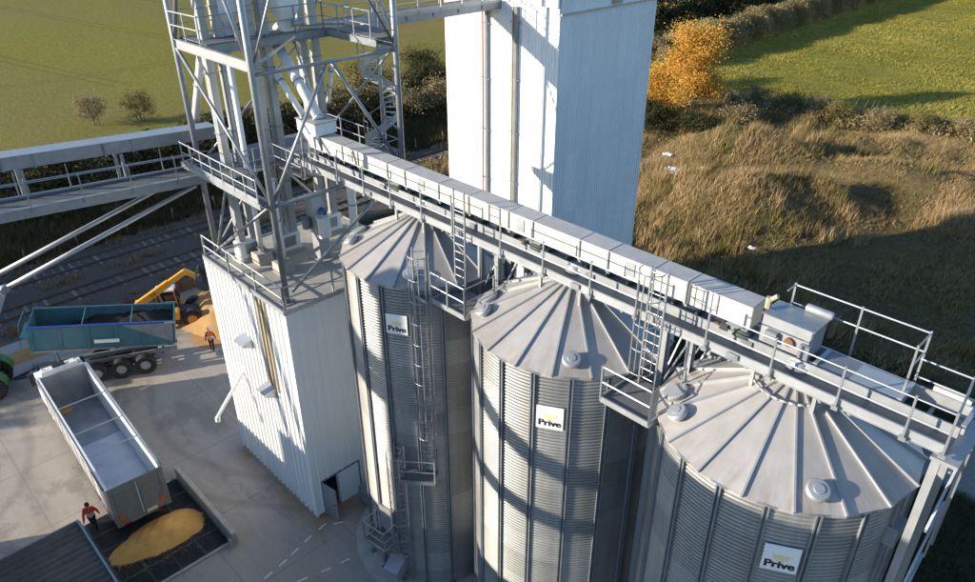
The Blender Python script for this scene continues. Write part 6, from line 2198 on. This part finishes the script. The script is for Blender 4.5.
hedge('bank_thicket', 'dense dark thicket along the top of the railway bank', (-74.5, -25), (-77.0, 92), 9.0, 3.2, 'bank_weed', 70000, .2, 8)
for k, (x, y, h_) in enumerate(((-77, -4, 9.5), (-74, -11, 10.5), (-80, -15, 11.0), (-75, -20, 10.0), (-71, -27, 11.5), (-79, -29, 12.0), (-73, -36, 11.0), (-70, -44, 12.5), (-77, -45, 12.0), (-66, -33, 10.0), (-63, -50, 12.0))):  # invented trees off the left edge, added to shade the tracks
    tree('added_tree', '%s invented tree on the bank outside the frame, added to shade the tracks' % ('first', 'second', 'third', 'fourth', 'fifth', 'sixth', 'seventh', 'eighth', 'ninth', 'tenth', 'eleventh')[k], 'tree', (x, y, float(hgt(np.array(x), np.array(y)))), h_, 4.2, .8, 'olive_leaf', 5000, .42, 'bark', 'invented trees shading the tracks from outside the frame', 121 + k, trunk_r=.2)
hedge('hedgerow', 'long rounded brown hedge running away along the meadow', (-70.5, 107), (-74.5, 232), 5.5, 3.9, 'hedge_leaf', 130000, .135, 3)
hedge('scrub_strip', 'continuous brown brushy strip along the meadow edge', (-50, 95.5), (-14, 106.5), 5.5, 1.5, 'hedge_leaf', 16000, .16, 9)
hedge('hedgerow', 'dark straggling hedge behind the brown hedge', (-84, 112), (-88, 240), 6.0, 3.6, 'dark_leaf', 16000, .32, 5)
for k, (x, y, h_) in enumerate(((-86, 128, 8.5), (-90, 139, 9.5), (-86, 151, 8.0), (-93, 163, 9.0))):
    tree('dark_tree', '%s dark tree behind the hedge at the top edge' % ('first', 'second', 'third', 'fourth')[k], 'tree', (x, y, 1.5), h_, 3.4, .5, 'dark_leaf' if k != 1 else 'hedge_leaf', 5200, .34, 'bark', 'dark trees behind the hedge', 101 + k, trunk_r=.2)
# dead weed clump by the bridge and scraps of litter on the rough ground
for k, (x, y) in enumerate(((-62.6, 13.5),)):
    pass
for k, (x, y, s_, lab) in enumerate(((-38.2, 63.6, .7, 'crumpled white sheet lying on the lit hump, upper of three'), (-37.0, 62.3, .45, 'small white scrap lying below the crumpled sheet'), (-33.8, 62.2, .7, 'white scrap on the hump right of the others'), (-42.6, 69.5, .55, 'white scrap in the shade beside the white tower'), (-24.5, 54.9, .35, 'pale scrap at the shadow edge below the hump'))):
    n = 7
    V, F = [], []
    for i in range(n):
        for j in range(n):
            V.append(((i / (n - 1) - .5) * s_ * 2.0 + random.uniform(-.05, .05), (j / (n - 1) - .5) * s_ * 1.4 + random.uniform(-.05, .05), random.uniform(0.05, .5) * s_ + .55))
    for i in range(n - 1):
        for j in range(n - 1):
            F.append((i * n + j, (i + 1) * n + j, (i + 1) * n + j + 1, i * n + j + 1))
    mb = MB()
    mb._add(V, F)
    o = mb.build('litter_sheet', 'litter')
    o.location = (x, y, float(hgt(np.array(x), np.array(y))))
    tag(o, lab, 'litter', 'litter on the rough ground')
# fence posts along the foot of the bank
for k in range(16):
    y = 2 + k * 4.2
    o = inst('fence_post', mesh_of(MB().box(-.05, .05, -.05, .05, -.2, 1.3), 'fence_post', 'sleeper'), None, (-66.0, y, float(hgt(np.array(-66.0), np.array(y)))), (R(random.uniform(-3, 3)), R(random.uniform(-3, 3)), 0))
    tag(o, '%s fence post from the left at the foot of the railway bank' % ('first', 'second', 'third', 'fourth', 'fifth', 'sixth', 'seventh', 'eighth', 'ninth', 'tenth', 'eleventh', 'twelfth', 'thirteenth', 'fourteenth', 'fifteenth', 'sixteenth')[k], 'fence post', 'fence posts along the bank')

# ------------------------------------------------------------------ invented buildings outside the frame to the left, added to cast shadows into it
dz = thing('added_dryer', 'tall white clad dryer building invented outside the frame to shade the near silo', 'building', (-23, -14, 0))  # unseen block, added to keep the near silo's wall in shadow
MB().box(-22.9, -11.1, -13.9, -5.4, 0, 21.4).build('wall', 'white_clad', dz)
clad_face(dz, (-23, -14), 0, [0, 3, 6, 9, 12], [.1, 10.5, 21.4], 2.9, .05, 'white_clad')
clad_face(dz, (-11, -14), R(90), [0, 2.17, 4.35, 6.5, 8.7], [.1, 10.5, 21.4], 2.9, .05, 'white_clad')
clad_face(dz, (-11, -5.3), R(180), [0, 3, 6, 9, 12], [.1, 10.5, 21.4], 2.9, .05, 'white_clad')
clad_face(dz, (-23, -5.3), R(-90), [0, 2.17, 4.35, 6.5, 8.7], [.1, 10.5, 21.4], 2.9, .05, 'white_clad')
MB().box(-23.1, -10.9, -14.1, -5.2, 21.41, 21.6).build('roof', 'galv_dull', dz)
bn = thing('added_store', 'flat roofed clad grain store invented outside the frame to shade the yard', 'building', (-40.3, -17, 0))  # unseen store, added to shade the yard and the wall foot
MB().box(-40.2, -27.6, -16.9, -6.1, 0, 9.8).build('wall', 'white_clad', bn)
MB().box(-27.5, -23.15, -16.9, -5.4, 0, 11.6).build('added_annexe', 'white_clad', bn)  # added lower block, shades the foot of the middle silo
clad_face(bn, (-27.6, -6.0), R(180), [0, 2.1, 4.2, 6.3, 8.4, 10.5, 12.7], [.1, 9.8], 2.9, .05, 'white_clad')
clad_face(bn, (-23.15, -5.3), R(180), [0, 2.2, 4.35], [.1, 11.6], 2.9, .05, 'white_clad')
MB().box(-40.4, -27.55, -17.0, -6.0, 9.81, 10.0).build('roof', 'galv_dull', bn)
MB().box(-27.54, -23.12, -17.0, -5.25, 11.61, 11.8).build('added_annexe_roof', 'galv_dull', bn)
el = thing('added_elevator', 'invented bucket elevator with two sloping ducts, added outside the frame to shade the silos', 'elevator', (-31, -5.3, 0))  # unseen elevator, added for its shadow on the first silo
for s_ in (-1, 1):
    MB().box(-31.0 + s_ * .5 - .28, -31.0 + s_ * .5 + .28, -5.6, -5.1, 0, 20.6).build('trunking', 'galv_light', el)
MB().box(-31.9, -30.1, -5.9, -4.8, 20.6, 21.8).build('head', 'galv_light', el)
MB().tube((-30.3, -5.3, 21.2), (-22.9, -5.5, 17.4), .36, .36, 14).build('duct', 'galv_light', el, True, True)  # added ducts, laid out for the shadow bands on the middle silo
MB().tube((-30.3, -5.3, 17.0), (-22.9, -5.5, 15.5), .33, .33, 14).build('duct', 'galv_light', el, True, True)

for o in (dz, bn, el):
    o.location.x += 2.1
    o.location.z -= .3 if o is not dz else .95
